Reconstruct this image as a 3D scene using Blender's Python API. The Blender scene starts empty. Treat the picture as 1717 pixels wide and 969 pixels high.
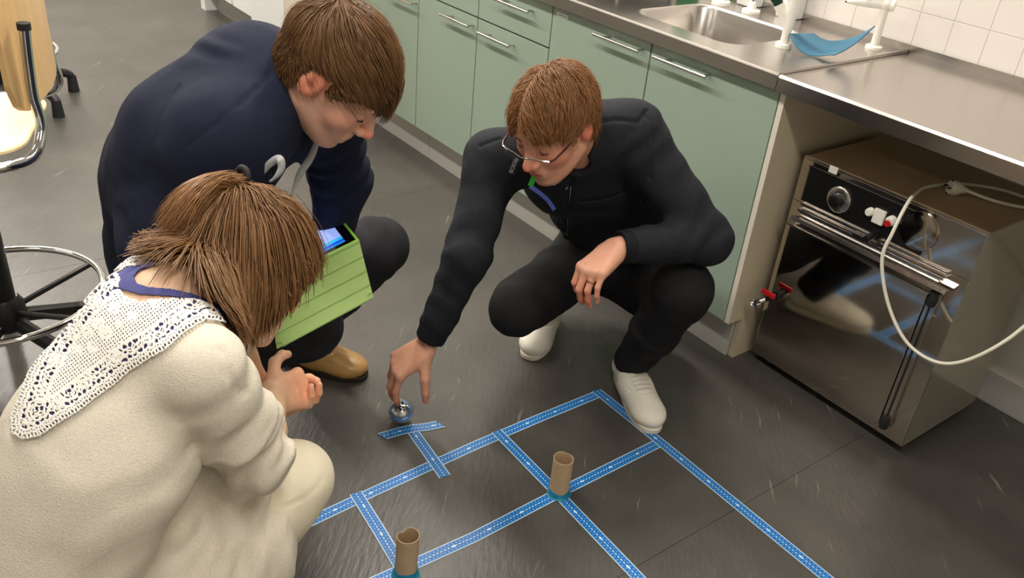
import bpy, bmesh, math, random
import numpy as np
from mathutils import Vector, Matrix, Euler
random.seed(7); RNG = np.random.RandomState(11)
scn = bpy.context.scene
COL = scn.collection
# ---------------------------------------------------------------- camera
FPX = 1455.0
RM = np.array([[0.593, 0.4527, -0.6659], [0.8007, -0.2446, 0.5468], [0.0847, -0.8574, -0.5076]])
CAM = np.array([0, 0, 1.55])
cam = bpy.data.objects.new('camera', bpy.data.cameras.new('camera'))
cam.data.sensor_width = 36.0
cam.data.lens = FPX / 1717 * 36
cam.data.clip_start = 0.02
cam.matrix_world = Matrix(((RM[0, 0], -RM[0, 1], -RM[0, 2], 0), (RM[1, 0], -RM[1, 1], -RM[1, 2], 0),
                           (RM[2, 0], -RM[2, 1], -RM[2, 2], 1.55), (0, 0, 0, 1)))
COL.objects.link(cam); scn.camera = cam
def P(x, y, d):                       # viewing ray through a point of the frame, at a distance in metres -> place in the room
    return CAM + RM @ np.array([(x - 858.5) / FPX, (y - 484.5) / FPX, 1.0]) * d
# ---------------------------------------------------------------- world, light, exposure
w = bpy.data.worlds.new('world'); scn.world = w; w.use_nodes = True
w.node_tree.nodes['Background'].inputs[0].default_value = (0.9, 0.95, 1.0, 1)
w.node_tree.nodes['Background'].inputs[1].default_value = 0.25
vs = scn.view_settings
vs.view_transform = 'Standard'; vs.look = 'None'; vs.gamma = 1.0; vs.use_curve_mapping = False
vs.exposure = 0.05
LAMP_W = 30.0
LAMPS = [(-3.3, 0.45, 1.25), (-1.5, 0.45, .75), (0.3, 0.45, 1.0), (-5.2, 0.45, 1.5), (-2.5, 1.95, 1.7), (-1.5, -1.7, .3), (-3.6, -1.7, .3), (-6.6, 0.45, 1.6), (-6.0, 1.6, 1.2)]
# ---------------------------------------------------------------- materials
MAT = {}
def nmat(name):
    m = bpy.data.materials.new(name); m.use_nodes = True
    nt = m.node_tree; b = nt.nodes['Principled BSDF']
    MAT[name] = m
    return m, nt, b
def srgb(r, g, b):
    f = lambda c: (c / 255 / 12.92) if c / 255 <= .04045 else ((c / 255 + .055) / 1.055) ** 2.4
    return (f(r), f(g), f(b), 1)
def mat(name, col, rough=.5, metal=0., var=0., vscale=8., bump=0., bscale=60., stretch=None, spec=.5, attr=False, sss=0., coat=0., rvar=0., trans=0., ior=1.45):
    m, nt, b = nmat(name)
    N, L = nt.nodes, nt.links
    b.inputs['Base Color'].default_value = col
    b.inputs['Roughness'].default_value = rough
    b.inputs['Metallic'].default_value = metal
    b.inputs['Specular IOR Level'].default_value = spec
    b.inputs['IOR'].default_value = ior
    if coat: b.inputs['Coat Weight'].default_value = coat; b.inputs['Coat Roughness'].default_value = .08
    if trans: b.inputs['Transmission Weight'].default_value = trans
    if sss:
        b.inputs['Subsurface Weight'].default_value = sss
        b.inputs['Subsurface Radius'].default_value = (.012, .005, .003)
        b.inputs['Subsurface Scale'].default_value = .5
    tc = N.new('ShaderNodeTexCoord'); src = tc.outputs['Object']
    if stretch:
        mp = N.new('ShaderNodeMapping'); mp.inputs['Scale'].default_value = stretch
        L.new(src, mp.inputs['Vector']); src = mp.outputs[0]
    cur = None
    if attr:
        at = N.new('ShaderNodeAttribute'); at.attribute_name = 'Col'; cur = at.outputs['Color']
    if var or rvar:
        nz = N.new('ShaderNodeTexNoise'); nz.inputs['Scale'].default_value = vscale; nz.inputs['Detail'].default_value = 6
        L.new(src, nz.inputs['Vector'])
    if var:
        mr = N.new('ShaderNodeMapRange'); mr.inputs[1].default_value = .3; mr.inputs[2].default_value = .7
        mr.inputs[3].default_value = 1 - var; mr.inputs[4].default_value = 1 + var
        L.new(nz.outputs['Fac'], mr.inputs[0])
        mx = N.new('ShaderNodeMix'); mx.data_type = 'RGBA'; mx.blend_type = 'MULTIPLY'; mx.inputs[0].default_value = 1
        if cur: L.new(cur, mx.inputs[6])
        else: mx.inputs[6].default_value = col
        L.new(mr.outputs[0], mx.inputs[7]); cur = mx.outputs[2]
    if rvar:
        mr2 = N.new('ShaderNodeMapRange'); mr2.inputs[1].default_value = .3; mr2.inputs[2].default_value = .7
        mr2.inputs[3].default_value = max(.02, rough - rvar); mr2.inputs[4].default_value = rough + rvar
        L.new(nz.outputs['Fac'], mr2.inputs[0]); L.new(mr2.outputs[0], b.inputs['Roughness'])
    if cur: L.new(cur, b.inputs['Base Color'])
    if bump:
        n2 = N.new('ShaderNodeTexNoise'); n2.inputs['Scale'].default_value = bscale; n2.inputs['Detail'].default_value = 4
        L.new(src, n2.inputs['Vector'])
        bp = N.new('ShaderNodeBump'); bp.inputs['Strength'].default_value = bump; bp.inputs['Distance'].default_value = .004
        L.new(n2.outputs['Fac'], bp.inputs['Height']); L.new(bp.outputs[0], b.inputs['Normal'])
    return m
# ---------------------------------------------------------------- object helpers
def mesh_obj(name, V, F, m=None, parent=None, smooth=False, loc=None):
    me = bpy.data.meshes.new(name)
    me.from_pydata([tuple(v) for v in V], [], [tuple(f) for f in F]); me.update()
    return _fin(name, me, m, parent, smooth, loc)
def _fin(name, me, m, parent, smooth, loc=None):
    if m is not None: me.materials.append(MAT[m] if isinstance(m, str) else m)
    if smooth:
        me.polygons.foreach_set('use_smooth', [True] * len(me.polygons))
    o = bpy.data.objects.new(name, me); COL.objects.link(o)
    if parent is not None: o.parent = parent
    if loc is not None: o.location = loc
    return o
def np_mesh(name, V, Q, m=None, parent=None, smooth=True, col=None, tri=False):
    n = 3 if tri else 4
    V = np.asarray(V, np.float32); Q = np.asarray(Q, np.int32)
    me = bpy.data.meshes.new(name)
    me.vertices.add(len(V)); me.vertices.foreach_set('co', V.ravel())
    me.loops.add(Q.size); me.loops.foreach_set('vertex_index', Q.ravel())
    me.polygons.add(len(Q)); me.polygons.foreach_set('loop_start', np.arange(0, Q.size, n, dtype=np.int32))
    me.update(calc_edges=True); me.validate()
    if col is not None:
        a = me.color_attributes.new('Col', 'FLOAT_COLOR', 'POINT')
        c4 = np.ones((len(V), 4), np.float32); c4[:, :3] = col
        a.data.foreach_set('color', c4.ravel())
    return _fin(name, me, m, parent, smooth)
def empty(name, loc=(0, 0, 0), rz=0.):
    o = bpy.data.objects.new(name, None); o.empty_display_size = .05
    o.location = loc; o.rotation_euler = (0, 0, rz); COL.objects.link(o)
    return o
def tag(o, label, cat=None, group=None, kind=None):
    if label: o['label'] = label
    if cat: o['category'] = cat
    if group: o['group'] = group
    if kind: o['kind'] = kind
    return o
class MB:                                  # collects shapes into one mesh
    def __init__(s): s.bm = bmesh.new()
    def box(s, lo, hi, bev=0., rot=None, piv=None):
        r = bmesh.ops.create_cube(s.bm, size=1.0); vs = r['verts']
        lo, hi = Vector(lo), Vector(hi); c = (lo + hi) / 2; d = hi - lo
        for v in vs: v.co = Vector((v.co.x * d.x, v.co.y * d.y, v.co.z * d.z)) + c
        if bev:
            es = list({e for v in vs for e in v.link_edges})
            r2 = bmesh.ops.bevel(s.bm, geom=es, offset=bev, segments=2, profile=.6, affect='EDGES')
            vs = list({v for f in r2['faces'] for v in f.verts} | {v for v in vs if v.is_valid})
        if rot is not None:
            p = Vector(piv) if piv is not None else c
            for v in vs: v.co = rot @ (v.co - p) + p
        return s
    def cyl(s, a, b, r, r2=None, n=20, cap=True):
        a, b = Vector(a), Vector(b); ax = (b - a); L = ax.length
        q = ax.to_track_quat('Z', 'Y').to_matrix().to_4x4(); q.translation = (a + b) / 2
        bmesh.ops.create_cone(s.bm, cap_ends=cap, segments=n, radius1=r, radius2=r if r2 is None else r2, depth=L, matrix=q)
        return s
    def sph(s, c, r, n=16, sc=(1, 1, 1)):
        m = Matrix.Translation(c) @ Matrix.Diagonal((sc[0], sc[1], sc[2], 1))
        bmesh.ops.create_uvsphere(s.bm, u_segments=n, v_segments=max(6, n // 2), radius=r, matrix=m); return s
    def tube(s, pts, r, n=10, closed=False, taper=None):
        pts = [Vector(p) for p in pts]; rings = []; N = len(pts)
        up = Vector((0, 0, 1)); prev = None
        for i, p in enumerate(pts):
            if closed: t = (pts[(i + 1) % N] - pts[i - 1])
            else: t = pts[min(i + 1, N - 1)] - pts[max(i - 1, 0)]
            t.normalize()
            if prev is None: a = t.orthogonal().normalized()
            else: a = (prev - t * prev.dot(t)).normalized()
            prev = a; b = t.cross(a)
            rr = r if taper is None else r * taper(i / (N - 1))
            rings.append([s.bm.verts.new(p + (a * math.cos(k * 2 * math.pi / n) + b * math.sin(k * 2 * math.pi / n)) * rr) for k in range(n)])
        for i in range(N if closed else N - 1):
            A, B = rings[i], rings[(i + 1) % N]
            for k in range(n): s.bm.faces.new((A[k], A[(k + 1) % n], B[(k + 1) % n], B[k]))
        if not closed:
            s.bm.faces.new(rings[0][::-1]); s.bm.faces.new(rings[-1])
        return s
    def prism(s, poly, lo, hi, axis=0):     # polygon in the other two axes, extruded along axis
        def mk(p, h):
            c = list(p); c.insert(axis, h); return s.bm.verts.new(c)
        A = [mk(p, lo) for p in poly]; B = [mk(p, hi) for p in poly]; n = len(poly)
        s.bm.faces.new(A); s.bm.faces.new(B[::-1])
        for i in range(n): s.bm.faces.new((A[i], B[i], B[(i + 1) % n], A[(i + 1) % n]))
        return s
    def lathe(s, prof, c, ax=(0, 0, 1), n=28):  # profile (r, h)
        q = Vector(ax).to_track_quat('Z', 'Y').to_matrix(); c = Vector(c); rings = []
        for r, h in prof:
            rings.append([s.bm.verts.new(c + q @ Vector((r * math.cos(k * 2 * math.pi / n), r * math.sin(k * 2 * math.pi / n), h))) for k in range(n)])
        for A, B in zip(rings, rings[1:]):
            for k in range(n): s.bm.faces.new((A[k], A[(k + 1) % n], B[(k + 1) % n], B[k]))
        s.bm.faces.new(rings[0][::-1]); s.bm.faces.new(rings[-1])
        return s
    def build(s, name, m, parent=None, smooth=False, loc=None, angle=None):
        bmesh.ops.recalc_face_normals(s.bm, faces=s.bm.faces[:])
        me = bpy.data.meshes.new(name); s.bm.to_mesh(me); s.bm.free()
        o = _fin(name, me, m, parent, smooth, loc)
        if smooth:
            try: me.set_sharp_from_angle(angle=math.radians(angle or 40))
            except Exception: pass
        return o
def bez(pts, n=12):                          # Catmull-Rom through points
    pts = [np.array(p, float) for p in pts]; out = []
    Q = [2 * pts[0] - pts[1]] + pts + [2 * pts[-1] - pts[-2]]
    for i in range(1, len(Q) - 2):
        a, b, c, d = Q[i - 1], Q[i], Q[i + 1], Q[i + 2]
        for k in range(n):
            t = k / n
            out.append(.5 * (2 * b + (c - a) * t + (2 * a - 5 * b + 4 * c - d) * t * t + (3 * b - a - 3 * c + d) * t ** 3))
    out.append(pts[-1]); return out
# ================================================================ THE ROOM
def floor_mat():
    m, nt, b = nmat('lino'); N, L = nt.nodes, nt.links
    tc = N.new('ShaderNodeTexCoord')
    n1 = N.new('ShaderNodeTexNoise'); n1.inputs['Scale'].default_value = 2.2; n1.inputs['Detail'].default_value = 8; n1.inputs['Roughness'].default_value = .65
    L.new(tc.outputs['Object'], n1.inputs['Vector'])
    cr = N.new('ShaderNodeValToRGB'); cr.color_ramp.elements[0].position = .3; cr.color_ramp.elements[1].position = .75
    cr.color_ramp.elements[0].color = srgb(62, 60, 57); cr.color_ramp.elements[1].color = srgb(87, 83, 78)
    L.new(n1.outputs['Fac'], cr.inputs[0])
    # pale slate veins: short broken streaks running across the room
    rt = N.new('ShaderNodeMapping'); rt.inputs['Rotation'].default_value = (0, 0, .75); L.new(tc.outputs['Object'], rt.inputs['Vector'])
    mp = N.new('ShaderNodeMapping'); mp.inputs['Scale'].default_value = (6.0, 75.0, 1.0)
    wn = N.new('ShaderNodeTexNoise'); wn.inputs['Scale'].default_value = 7; L.new(rt.outputs[0], wn.inputs['Vector'])
    va = N.new('ShaderNodeVectorMath'); va.operation = 'MULTIPLY_ADD'; va.inputs[1].default_value = (.05, .05, 0); L.new(wn.outputs['Color'], va.inputs[0]); L.new(rt.outputs[0], va.inputs[2])
    L.new(va.outputs[0], mp.inputs['Vector'])
    n2 = N.new('ShaderNodeTexNoise'); n2.inputs['Scale'].default_value = 1.0; n2.inputs['Detail'].default_value = 2.0
    L.new(mp.outputs[0], n2.inputs['Vector'])
    vr = N.new('ShaderNodeMapRange'); vr.inputs[1].default_value = .665; vr.inputs[2].default_value = .73; vr.inputs[3].default_value = 0; vr.inputs[4].default_value = 1
    L.new(n2.outputs['Fac'], vr.inputs[0])
    n3 = N.new('ShaderNodeTexNoise'); n3.inputs['Scale'].default_value = 5; n3.inputs['Detail'].default_value = 3
    L.new(tc.outputs['Object'], n3.inputs['Vector'])
    br = N.new('ShaderNodeMapRange'); br.inputs[1].default_value = .45; br.inputs[2].default_value = .6; L.new(n3.outputs['Fac'], br.inputs[0])
    mu = N.new('ShaderNodeMath'); mu.operation = 'MULTIPLY'; L.new(vr.outputs[0], mu.inputs[0]); L.new(br.outputs[0], mu.inputs[1])
    mu2 = N.new('ShaderNodeMath'); mu2.operation = 'MULTIPLY'; mu2.inputs[1].default_value = .55; L.new(mu.outputs[0], mu2.inputs[0])
    mx = N.new('ShaderNodeMix'); mx.data_type = 'RGBA'; mx.inputs[7].default_value = srgb(150, 142, 130)
    L.new(mu2.outputs[0], mx.inputs[0]); L.new(cr.outputs[0], mx.inputs[6]); L.new(mx.outputs[2], b.inputs['Base Color'])
    n4 = N.new('ShaderNodeTexNoise'); n4.inputs['Scale'].default_value = 3; n4.inputs['Detail'].default_value = 5
    mp2 = N.new('ShaderNodeMapping'); mp2.inputs['Scale'].default_value = (7, 24, 1)
    L.new(rt.outputs[0], mp2.inputs['Vector']); L.new(mp2.outputs[0], n4.inputs['Vector'])
    bp = N.new('ShaderNodeBump'); bp.inputs['Strength'].default_value = .28; bp.inputs['Distance'].default_value = .004
    L.new(n4.outputs['Fac'], bp.inputs['Height']); L.new(bp.outputs[0], b.inputs['Normal'])
    b.inputs['Roughness'].default_value = .36; b.inputs['Specular IOR Level'].default_value = .5
floor_mat()
mat('subfloor', srgb(50, 49, 47), .8)
mat('plaster', srgb(226, 222, 214), .7, bump=.05, bscale=200)
mat('plaster_beige', srgb(214, 202, 184), .6, bump=.05, bscale=200)
mat('white_paint', srgb(232, 232, 230), .4)
mat('tile', srgb(222, 216, 210), .18, var=.02, vscale=3)
mat('grout', srgb(216, 210, 204), .8)
mat('green_laminate', srgb(156, 174, 158), .38, var=.025, vscale=2, bump=.02, bscale=300)
mat('beige_panel', srgb(196, 184, 160), .5, var=.03, vscale=3)
mat('panel_edge', srgb(226, 220, 206), .5)
mat('plinth', srgb(176, 174, 168), .32, var=.03, vscale=4)
mat('steel', srgb(196, 190, 184), .24, 1., var=.015, vscale=2, rvar=.04)
mat('steel_edge', srgb(206, 202, 198), .2, 1.)
mat('chrome', srgb(220, 220, 220), .07, 1.)
mat('brushed', srgb(204, 202, 196), .22, 1.)
mat('mirror_steel', srgb(212, 202, 190), .07, 1., var=.08, vscale=4, rvar=.03)
mat('dark_gap', srgb(24, 24, 24), .7)
mat('oven_top', srgb(182, 156, 122), .55, var=.07, vscale=6)
mat('oven_side', srgb(176, 172, 156), .16, .55, var=.05, vscale=3)
mat('black_plastic', srgb(20, 20, 20), .35)
mat('black_rubber', srgb(28, 28, 28), .7)
mat('white_plastic', srgb(232, 228, 218), .35)
mat('tap_white', srgb(236, 233, 225), .3)
mat('cable_white', srgb(226, 220, 204), .4)
mat('red_plastic', srgb(190, 24, 32), .35)
mat('green_knob', srgb(8, 52, 40), .22)
mat('blue_knob', srgb(22, 70, 170), .3)
mat('green_plastic', srgb(20, 110, 60), .3)
mat('birch', srgb(206, 170, 118), .35, var=.07, vscale=5, stretch=(9, 9, 1))
mat('birch_seat', srgb(240, 214, 164), .35, var=.05, vscale=5, stretch=(6, 1, 1))
mat('lamp_case', srgb(235, 235, 235), .5)

fl = MB().box((-7.5, -3.6, -.05), (1.6, 3.0, -.004)).build('floor', 'subfloor'); tag(fl, 'grey vinyl floor', kind='structure')
xs = [-7.5, -4.88, -2.88, -.878, 1.6]
for a, b_ in zip(xs, xs[1:]):
    MB().box((a + .0006, -3.6, -.004), (b_ - .0006, 3.0, 0)).build('floor_sheet', 'lino', fl)
tag(MB().box((-7.5, -3.6, 2.85), (1.6, 3.0, 2.95)).build('ceiling', 'white_paint'), 'white ceiling', kind='structure')
WB = 2.585
wb = tag(MB().box((-3.7, WB, 0), (1.6, 3.0, 2.85)).build('wall_back', 'plaster'), 'white back wall with square tiles above the worktop', kind='structure')
tag(MB().box((-7.5, 2.95, 0), (-3.7, 3.05, 2.85)).build('wall_far', 'plaster'), 'white wall far behind', kind='structure')
tag(MB().box((-7.6, -3.6, 0), (-7.5, 3.0, 2.85)).build('wall_left', 'plaster'), 'white end wall', kind='structure')
tag(MB().box((1.6, -3.6, 0), (1.7, 3.0, 2.85)).build('wall_right', 'plaster'), 'white wall out of view', kind='structure')
tag(MB().box((-7.5, -3.7, 0), (1.6, -3.6, 2.85)).build('wall_front', 'plaster'), 'white wall behind the photographer', kind='structure')
tag(MB().box((-1.33, WB - .014, 0), (1.6, WB, .1), .003).build('baseboard_back', 'plinth'), 'grey skirting under the worktop', kind='structure')
# pillar closing the cabinet row
pl = MB().box((-4.08, 1.585, 0), (-3.702, 3.0, 2.85)).build('wall_pillar', 'white_paint'); tag(pl, 'white pillar at the end of the green cabinets', kind='structure')
MB().box((-3.702, 1.59, 0), (-3.696, 1.975, 2.85)).build('side_face', 'plaster_beige', pl)
# tiles
TS = .1063; tm = MB().box((0, 0, 0), (TS - .0020, .006, TS - .0020), .0010)
proto = tm.build('tile', 'tile', wb); tmesh = proto.data; first = True
MB().box((-3.7, WB - .0066, .936), (1.2, WB + .001, 1.60)).build('grout_bed', 'grout', wb)
for i in range(-20, 16):
    for j in range(6):
        loc = (-1.257 + i * TS, WB - .008, .945 + j * TS)
        if first: proto.location = loc; first = False
        else:
            o = proto.copy(); COL.objects.link(o); o.location = loc
# ceiling lamps
le = bpy.data.materials.new('lamp_glow'); le.use_nodes = True
e_ = le.node_tree.nodes['Principled BSDF']; e_.inputs['Emission Color'].default_value = (1, .95, .87, 1); e_.inputs['Emission Strength'].default_value = 4.0
MAT['lamp_glow'] = le
LAMP_LB = ['ceiling lamp above the aisle beside the navy sweater', 'ceiling lamp above the tape grid and the ball', 'ceiling lamp above the oven end of the room', 'ceiling lamp at the far end near the white pillar',
           'ceiling lamp close to the green cabinets', 'ceiling lamp of the back row behind the cream cardigan', 'ceiling lamp of the back row behind the laboratory chair', 'ceiling lamp nearest the end wall of the aisle', 'ceiling lamp in front of the far white cabinet']
for i, (x, y, pw) in enumerate(LAMPS):
    t = empty('ceiling_lamp', (x, y, 2.85))
    tag(t, LAMP_LB[i], 'lamp', 'ceiling lamps')
    MB().box((-.63, -.11, -.06), (.63, .11, 0), .008).build('housing', 'lamp_case', t)
    MB().box((-.6, -.085, -.075), (.6, .085, -.06), .004).build('diffuser', 'lamp_glow', t)
    ld = bpy.data.lights.new('tube', 'AREA'); ld.shape = 'RECTANGLE'; ld.size = 1.2; ld.size_y = .17
    ld.energy = LAMP_W * pw; ld.color = (1, .94, .85)
    lo = bpy.data.objects.new('tube', ld); COL.objects.link(lo); lo.parent = t; lo.location = (0, 0, -.08)

# ================================================================ CABINETS
DY = 1.979; DB, DT = .149, .889
def handle(parent, x0, x1, z):
    y = DY - .034
    m = MB().cyl((x0, y, z), (x1, y, z), .0055, n=14)
    for x in (x0 + .045, x1 - .012): m.cyl((x, y, z), (x, DY + .001, z), .0042, n=10)
    return m.build('handle', 'brushed', parent, smooth=True)
def door(parent, name, x0, x1, z0, z1, h=None):
    d = MB().box((x0 + .0018, DY, z0), (x1 - .0018, DY + .018, z1), .0014).build(name, 'green_laminate', parent)
    if h: handle(d, *h)
    return d
def cabinet(x0, x1, label, fronts, top=.88):
    c = empty('base_cabinet', ((x0 + x1) / 2, 2.28, DB)); tag(c, label, 'cabinet', 'green base cabinets')
    off = Vector((-(x0 + x1) / 2, -2.28, -DB))
    def rel(o): o.location = off; return o
    m = MB().box((x0 + .001, DY + .021, DB + .004), (x0 + .017, 2.57, top)).box((x1 - .017, DY + .021, DB + .004), (x1 - .001, 2.57, top)).box((x0 + .017, DY + .021, DB + .004), (x1 - .017, 2.57, DB + .02)).box((x0 + .017, 2.555, DB + .02), (x1 - .017, 2.57, top))
    rel(m.build('carcass', 'beige_panel', c))
    for name, z0, z1, h in fronts: rel(door(c, name, x0, x1, z0, z1, h))
    return c
cabinet(-1.852, -1.362, 'green cabinet with one tall door beside the beige end panel', [('door', DB, DT, (-1.81, -1.596, .857))], .755)
cb = cabinet(-2.336, -1.854, 'green cabinet with a small white sticker on its door corner', [('door', DB, DT, (-2.085, -1.874, .855))], .755)
cabinet(-2.776, -2.338, 'green cabinet with a drawer above a door, next to the stickered door', [('drawer', .740, DT, (-2.636, -2.431, .842)), ('door', DB, .734, (-2.728, -2.524, .697))])
cabinet(-3.211, -2.778, 'green cabinet with its drawer cut by the top of the photo', [('drawer', .740, DT, (-3.07, -2.865, .842)), ('door', DB, .734, (-2.995, -2.79, .703))])
cabinet(-3.696, -3.213, 'leftmost green cabinet touching the beige pillar', [('drawer', .740, DT, (-3.50, -3.29, .842)), ('door', DB, .734, (-3.42, -3.212, .69))])
def sticker_mat():
    m, nt, b = nmat('sticker'); N, L = nt.nodes, nt.links
    tc = N.new('ShaderNodeTexCoord'); mp = N.new('ShaderNodeMapping'); mp.inputs['Scale'].default_value = (420, 1, 240); L.new(tc.outputs['Object'], mp.inputs[0])
    n = N.new('ShaderNodeTexNoise'); n.inputs['Scale'].default_value = 1; L.new(mp.outputs[0], n.inputs['Vector'])
    sp = N.new('ShaderNodeSeparateXYZ'); L.new(tc.outputs['Object'], sp.inputs[0])
    az = N.new('ShaderNodeMath'); az.operation = 'ABSOLUTE'; L.new(sp.outputs[2], az.inputs[0])
    lz = N.new('ShaderNodeMath'); lz.operation = 'LESS_THAN'; lz.inputs[1].default_value = .0025; L.new(az.outputs[0], lz.inputs[0])
    ax = N.new('ShaderNodeMath'); ax.operation = 'ABSOLUTE'; L.new(sp.outputs[0], ax.inputs[0])
    lx = N.new('ShaderNodeMath'); lx.operation = 'LESS_THAN'; lx.inputs[1].default_value = .021; L.new(ax.outputs[0], lx.inputs[0])
    g = N.new('ShaderNodeMath'); g.operation = 'GREATER_THAN'; g.inputs[1].default_value = .5; L.new(n.outputs['Fac'], g.inputs[0])
    m1 = N.new('ShaderNodeMath'); m1.operation = 'MULTIPLY'; L.new(lz.outputs[0], m1.inputs[0]); L.new(lx.outputs[0], m1.inputs[1])
    m2 = N.new('ShaderNodeMath'); m2.operation = 'MULTIPLY'; L.new(m1.outputs[0], m2.inputs[0]); L.new(g.outputs[0], m2.inputs[1])
    mx = N.new('ShaderNodeMix'); mx.data_type = 'RGBA'; mx.inputs[6].default_value = srgb(236, 236, 230); mx.inputs[7].default_value = srgb(120, 120, 115)
    L.new(m2.outputs[0], mx.inputs[0]); L.new(mx.outputs[2], b.inputs['Base Color'])
sticker_mat()
st = MB().box((-.03, -.0006, -.0065), (.03, 0, .0065)).build('sticker', 'sticker', cb, loc=(-2.285 + (2.336 + 1.854) / 2, DY - .0003 - 2.28, .863 - DB))
# plinth boards
for a, b_, lb in ((-1.362, -3.174, 'long grey plinth board under the right-hand cabinets'), (-3.176, -3.696, 'short grey plinth board under the leftmost cabinet')):
    tag(MB().box((b_, 2.033, .0), (a, 2.05, .148), .001).build('plinth_board', 'plinth'), lb, 'plinth', 'plinth boards')
ep = empty('end_panel', (-1.35, 2.28, 0)); tag(ep, 'beige end panel with a toe notch between green door and oven', 'panel')
o = MB().prism([(1.98, DB), (2.044, DB), (2.044, 0), (2.575, 0), (2.575, DT), (1.98, DT)], -1.3595, -1.342, 0).build('board', 'beige_panel', ep); o.location = (1.35, -2.28, 0)
o = MB().box((-1.3592, 1.9785, DB), (-1.3425, 1.980, DT)).build('edge_strip', 'panel_edge', ep); o.location = (1.35, -2.28, 0)

# ================================================================ WORKTOPS, SINK
CT = .935; CF = 1.949
def rrect(x0, x1, y0, y1, r, n=8):
    out = []
    for cx, cy, a0 in ((x1 - r, y1 - r, 0), (x0 + r, y1 - r, 90), (x0 + r, y0 + r, 180), (x1 - r, y0 + r, 270)):
        for k in range(n + 1):
            a = math.radians(a0 + 90 * k / n); out.append((cx + r * math.cos(a), cy + r * math.sin(a)))
    return out
wt = empty('worktop', (-2.53, 2.26, .89)); tag(wt, 'stainless steel worktop with an inset sink over the green cabinets', 'worktop')
SX0, SX1, SY0, SY1 = -2.04, -1.60, 2.045, 2.405
def worktop_mesh():
    bm = bmesh.new()
    x0, x1 = -3.694, -1.3605
    prof = [(CF + .012, .893), (CF, .893), (CF, .930), (CF + .002, .9340), (CF + .006, .9352)]
    A = [bm.verts.new((x0, y, z)) for y, z in prof]; B = [bm.verts.new((x1, y, z)) for y, z in prof]
    for i in range(len(prof) - 1): bm.faces.new((A[i], B[i], B[i + 1], A[i + 1]))
    bl, br = bm.verts.new((x0, WB - .012, CT)), bm.verts.new((x1, WB - .012, CT))
    outer = [A[-1], B[-1], br, bl]
    hole = [bm.verts.new((x, y, CT)) for x, y in rrect(SX0, SX1, SY0, SY1, .07)]
    es = []
    for lp in (outer, hole):
        for i in range(len(lp)):
            e = bm.edges.get((lp[i], lp[(i + 1) % len(lp)])) or bm.edges.new((lp[i], lp[(i + 1) % len(lp)])); es.append(e)
    bmesh.ops.triangle_fill(bm, use_beauty=True, edges=es)
    b2l, b2r = bm.verts.new((x0, WB - .012, CT + .02)), bm.verts.new((x1, WB - .012, CT + .02))
    bm.faces.new((bl, br, b2r, b2l))
    # side skirts and underside
    u = [bm.verts.new((x0, WB - .012, .893)), bm.verts.new((x1, WB - .012, .893))]
    bm.faces.new((B[1], B[2], B[3], B[4], br, u[1])); bm.faces.new((A[1], u[0], bl, A[4], A[3], A[2]))
    return bm
m_ = MB(); m_.bm.free(); m_.bm = worktop_mesh(); o = m_.build('top_sheet', 'steel', wt, loc=(2.53, -2.26, -.89))
mb = MB(); loops = []
for ins, z, r in ((0, CT, .07), (.003, CT - .002, .068), (.007, CT - .008, .066), (.012, CT - .13, .062), (.02, CT - .152, .06), (.04, CT - .163, .05), (.1, CT - .168, .03)):
    loops.append([mb.bm.verts.new((x, y, z)) for x, y in rrect(SX0 + ins, SX1 - ins, SY0 + ins, SY1 - ins, r)])
for A, B in zip(loops, loops[1:]):
    for k in range(len(A)): mb.bm.faces.new((A[k], A[(k + 1) % len(A)], B[(k + 1) % len(A)], B[k]))
mb.bm.faces.new(loops[-1])
bs = mb.build('basin', 'steel', wt, smooth=True, loc=(2.53, -2.26, -.89))
MB().lathe([(.028, 0), (.028, .003), (.02, .0035), (.018, -.002)], (-1.82 + 2.53, 2.22 - 2.26, CT - .1675 - .89)).build('drain', 'chrome', wt, smooth=True)
mb = MB().prism([(CF + .002, CT - .001), (WB - .014, CT - .001), (WB - .014, CT + .006), (CF + .004, CT + .0045)], -1.3665, -1.361, 0)
mb.build('end_ridge', 'steel_edge', wt, loc=(2.53, -2.26, -.89))
wr = empty('side_worktop', (-.4, 2.26, .89)); tag(wr, 'plain stainless steel worktop above the oven', 'worktop')
mb = MB().prism([(CF + .02, .889), (CF, .889), (CF, .927), (CF + .004, .9335), (CF + .010, .9345), (CF + .016, .9315), (WB - .014, .931), (WB - .014, .955), (WB - .0125, .955), (WB - .0125, .899), (CF + .02, .899)], -1.3585, 1.1, 0)
mb.build('top_sheet', 'steel', wr, loc=(.4, -2.26, -.89))

# ================================================================ TAPS AND WORKTOP THINGS
def flange(mb, c, r=.019, h=.01):
    mb.lathe([(r, 0), (r, h * .7), (r * .85, h)], c)
tx = (-1.543, 2.2, CT)
t = empty('sink_tap', tx); tag(t, 'tall white laboratory tap with a dark green knob beside the sink', 'tap')
mb = MB(); flange(mb, (0, 0, 0), .024, .013); mb.cyl((0, 0, .01), (0, 0, .028), .0125).cyl((0, 0, .026), (0, 0, .1), .0115, .0185).cyl((0, 0, .1), (0, 0, .136), .0185, .0165)
mb.cyl((0, 0, .136), (0, 0, .15), .0165).cyl((0, 0, .15), (0, 0, .30), .0125)
bd = np.array((-.55, -.35, .9)); bd /= np.linalg.norm(bd)
mb.cyl(tuple(bd * .0 + np.array((0, 0, .06))), tuple(bd * .068 + np.array((0, 0, .06))), .0145, .0155)
mb.build('body', 'tap_white', t, smooth=True)
mb = MB(); a = np.array((0, 0, .06)) + bd * .068; mb.cyl(tuple(a), tuple(a + bd * .036), .0135, .019, n=10).build('knob', 'green_knob', t)
MB().cyl((-.012, .0, .165), (-.04, -.012, .182), .012, .016, n=10).build('upper_knob', 'black_plastic', t)
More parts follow.
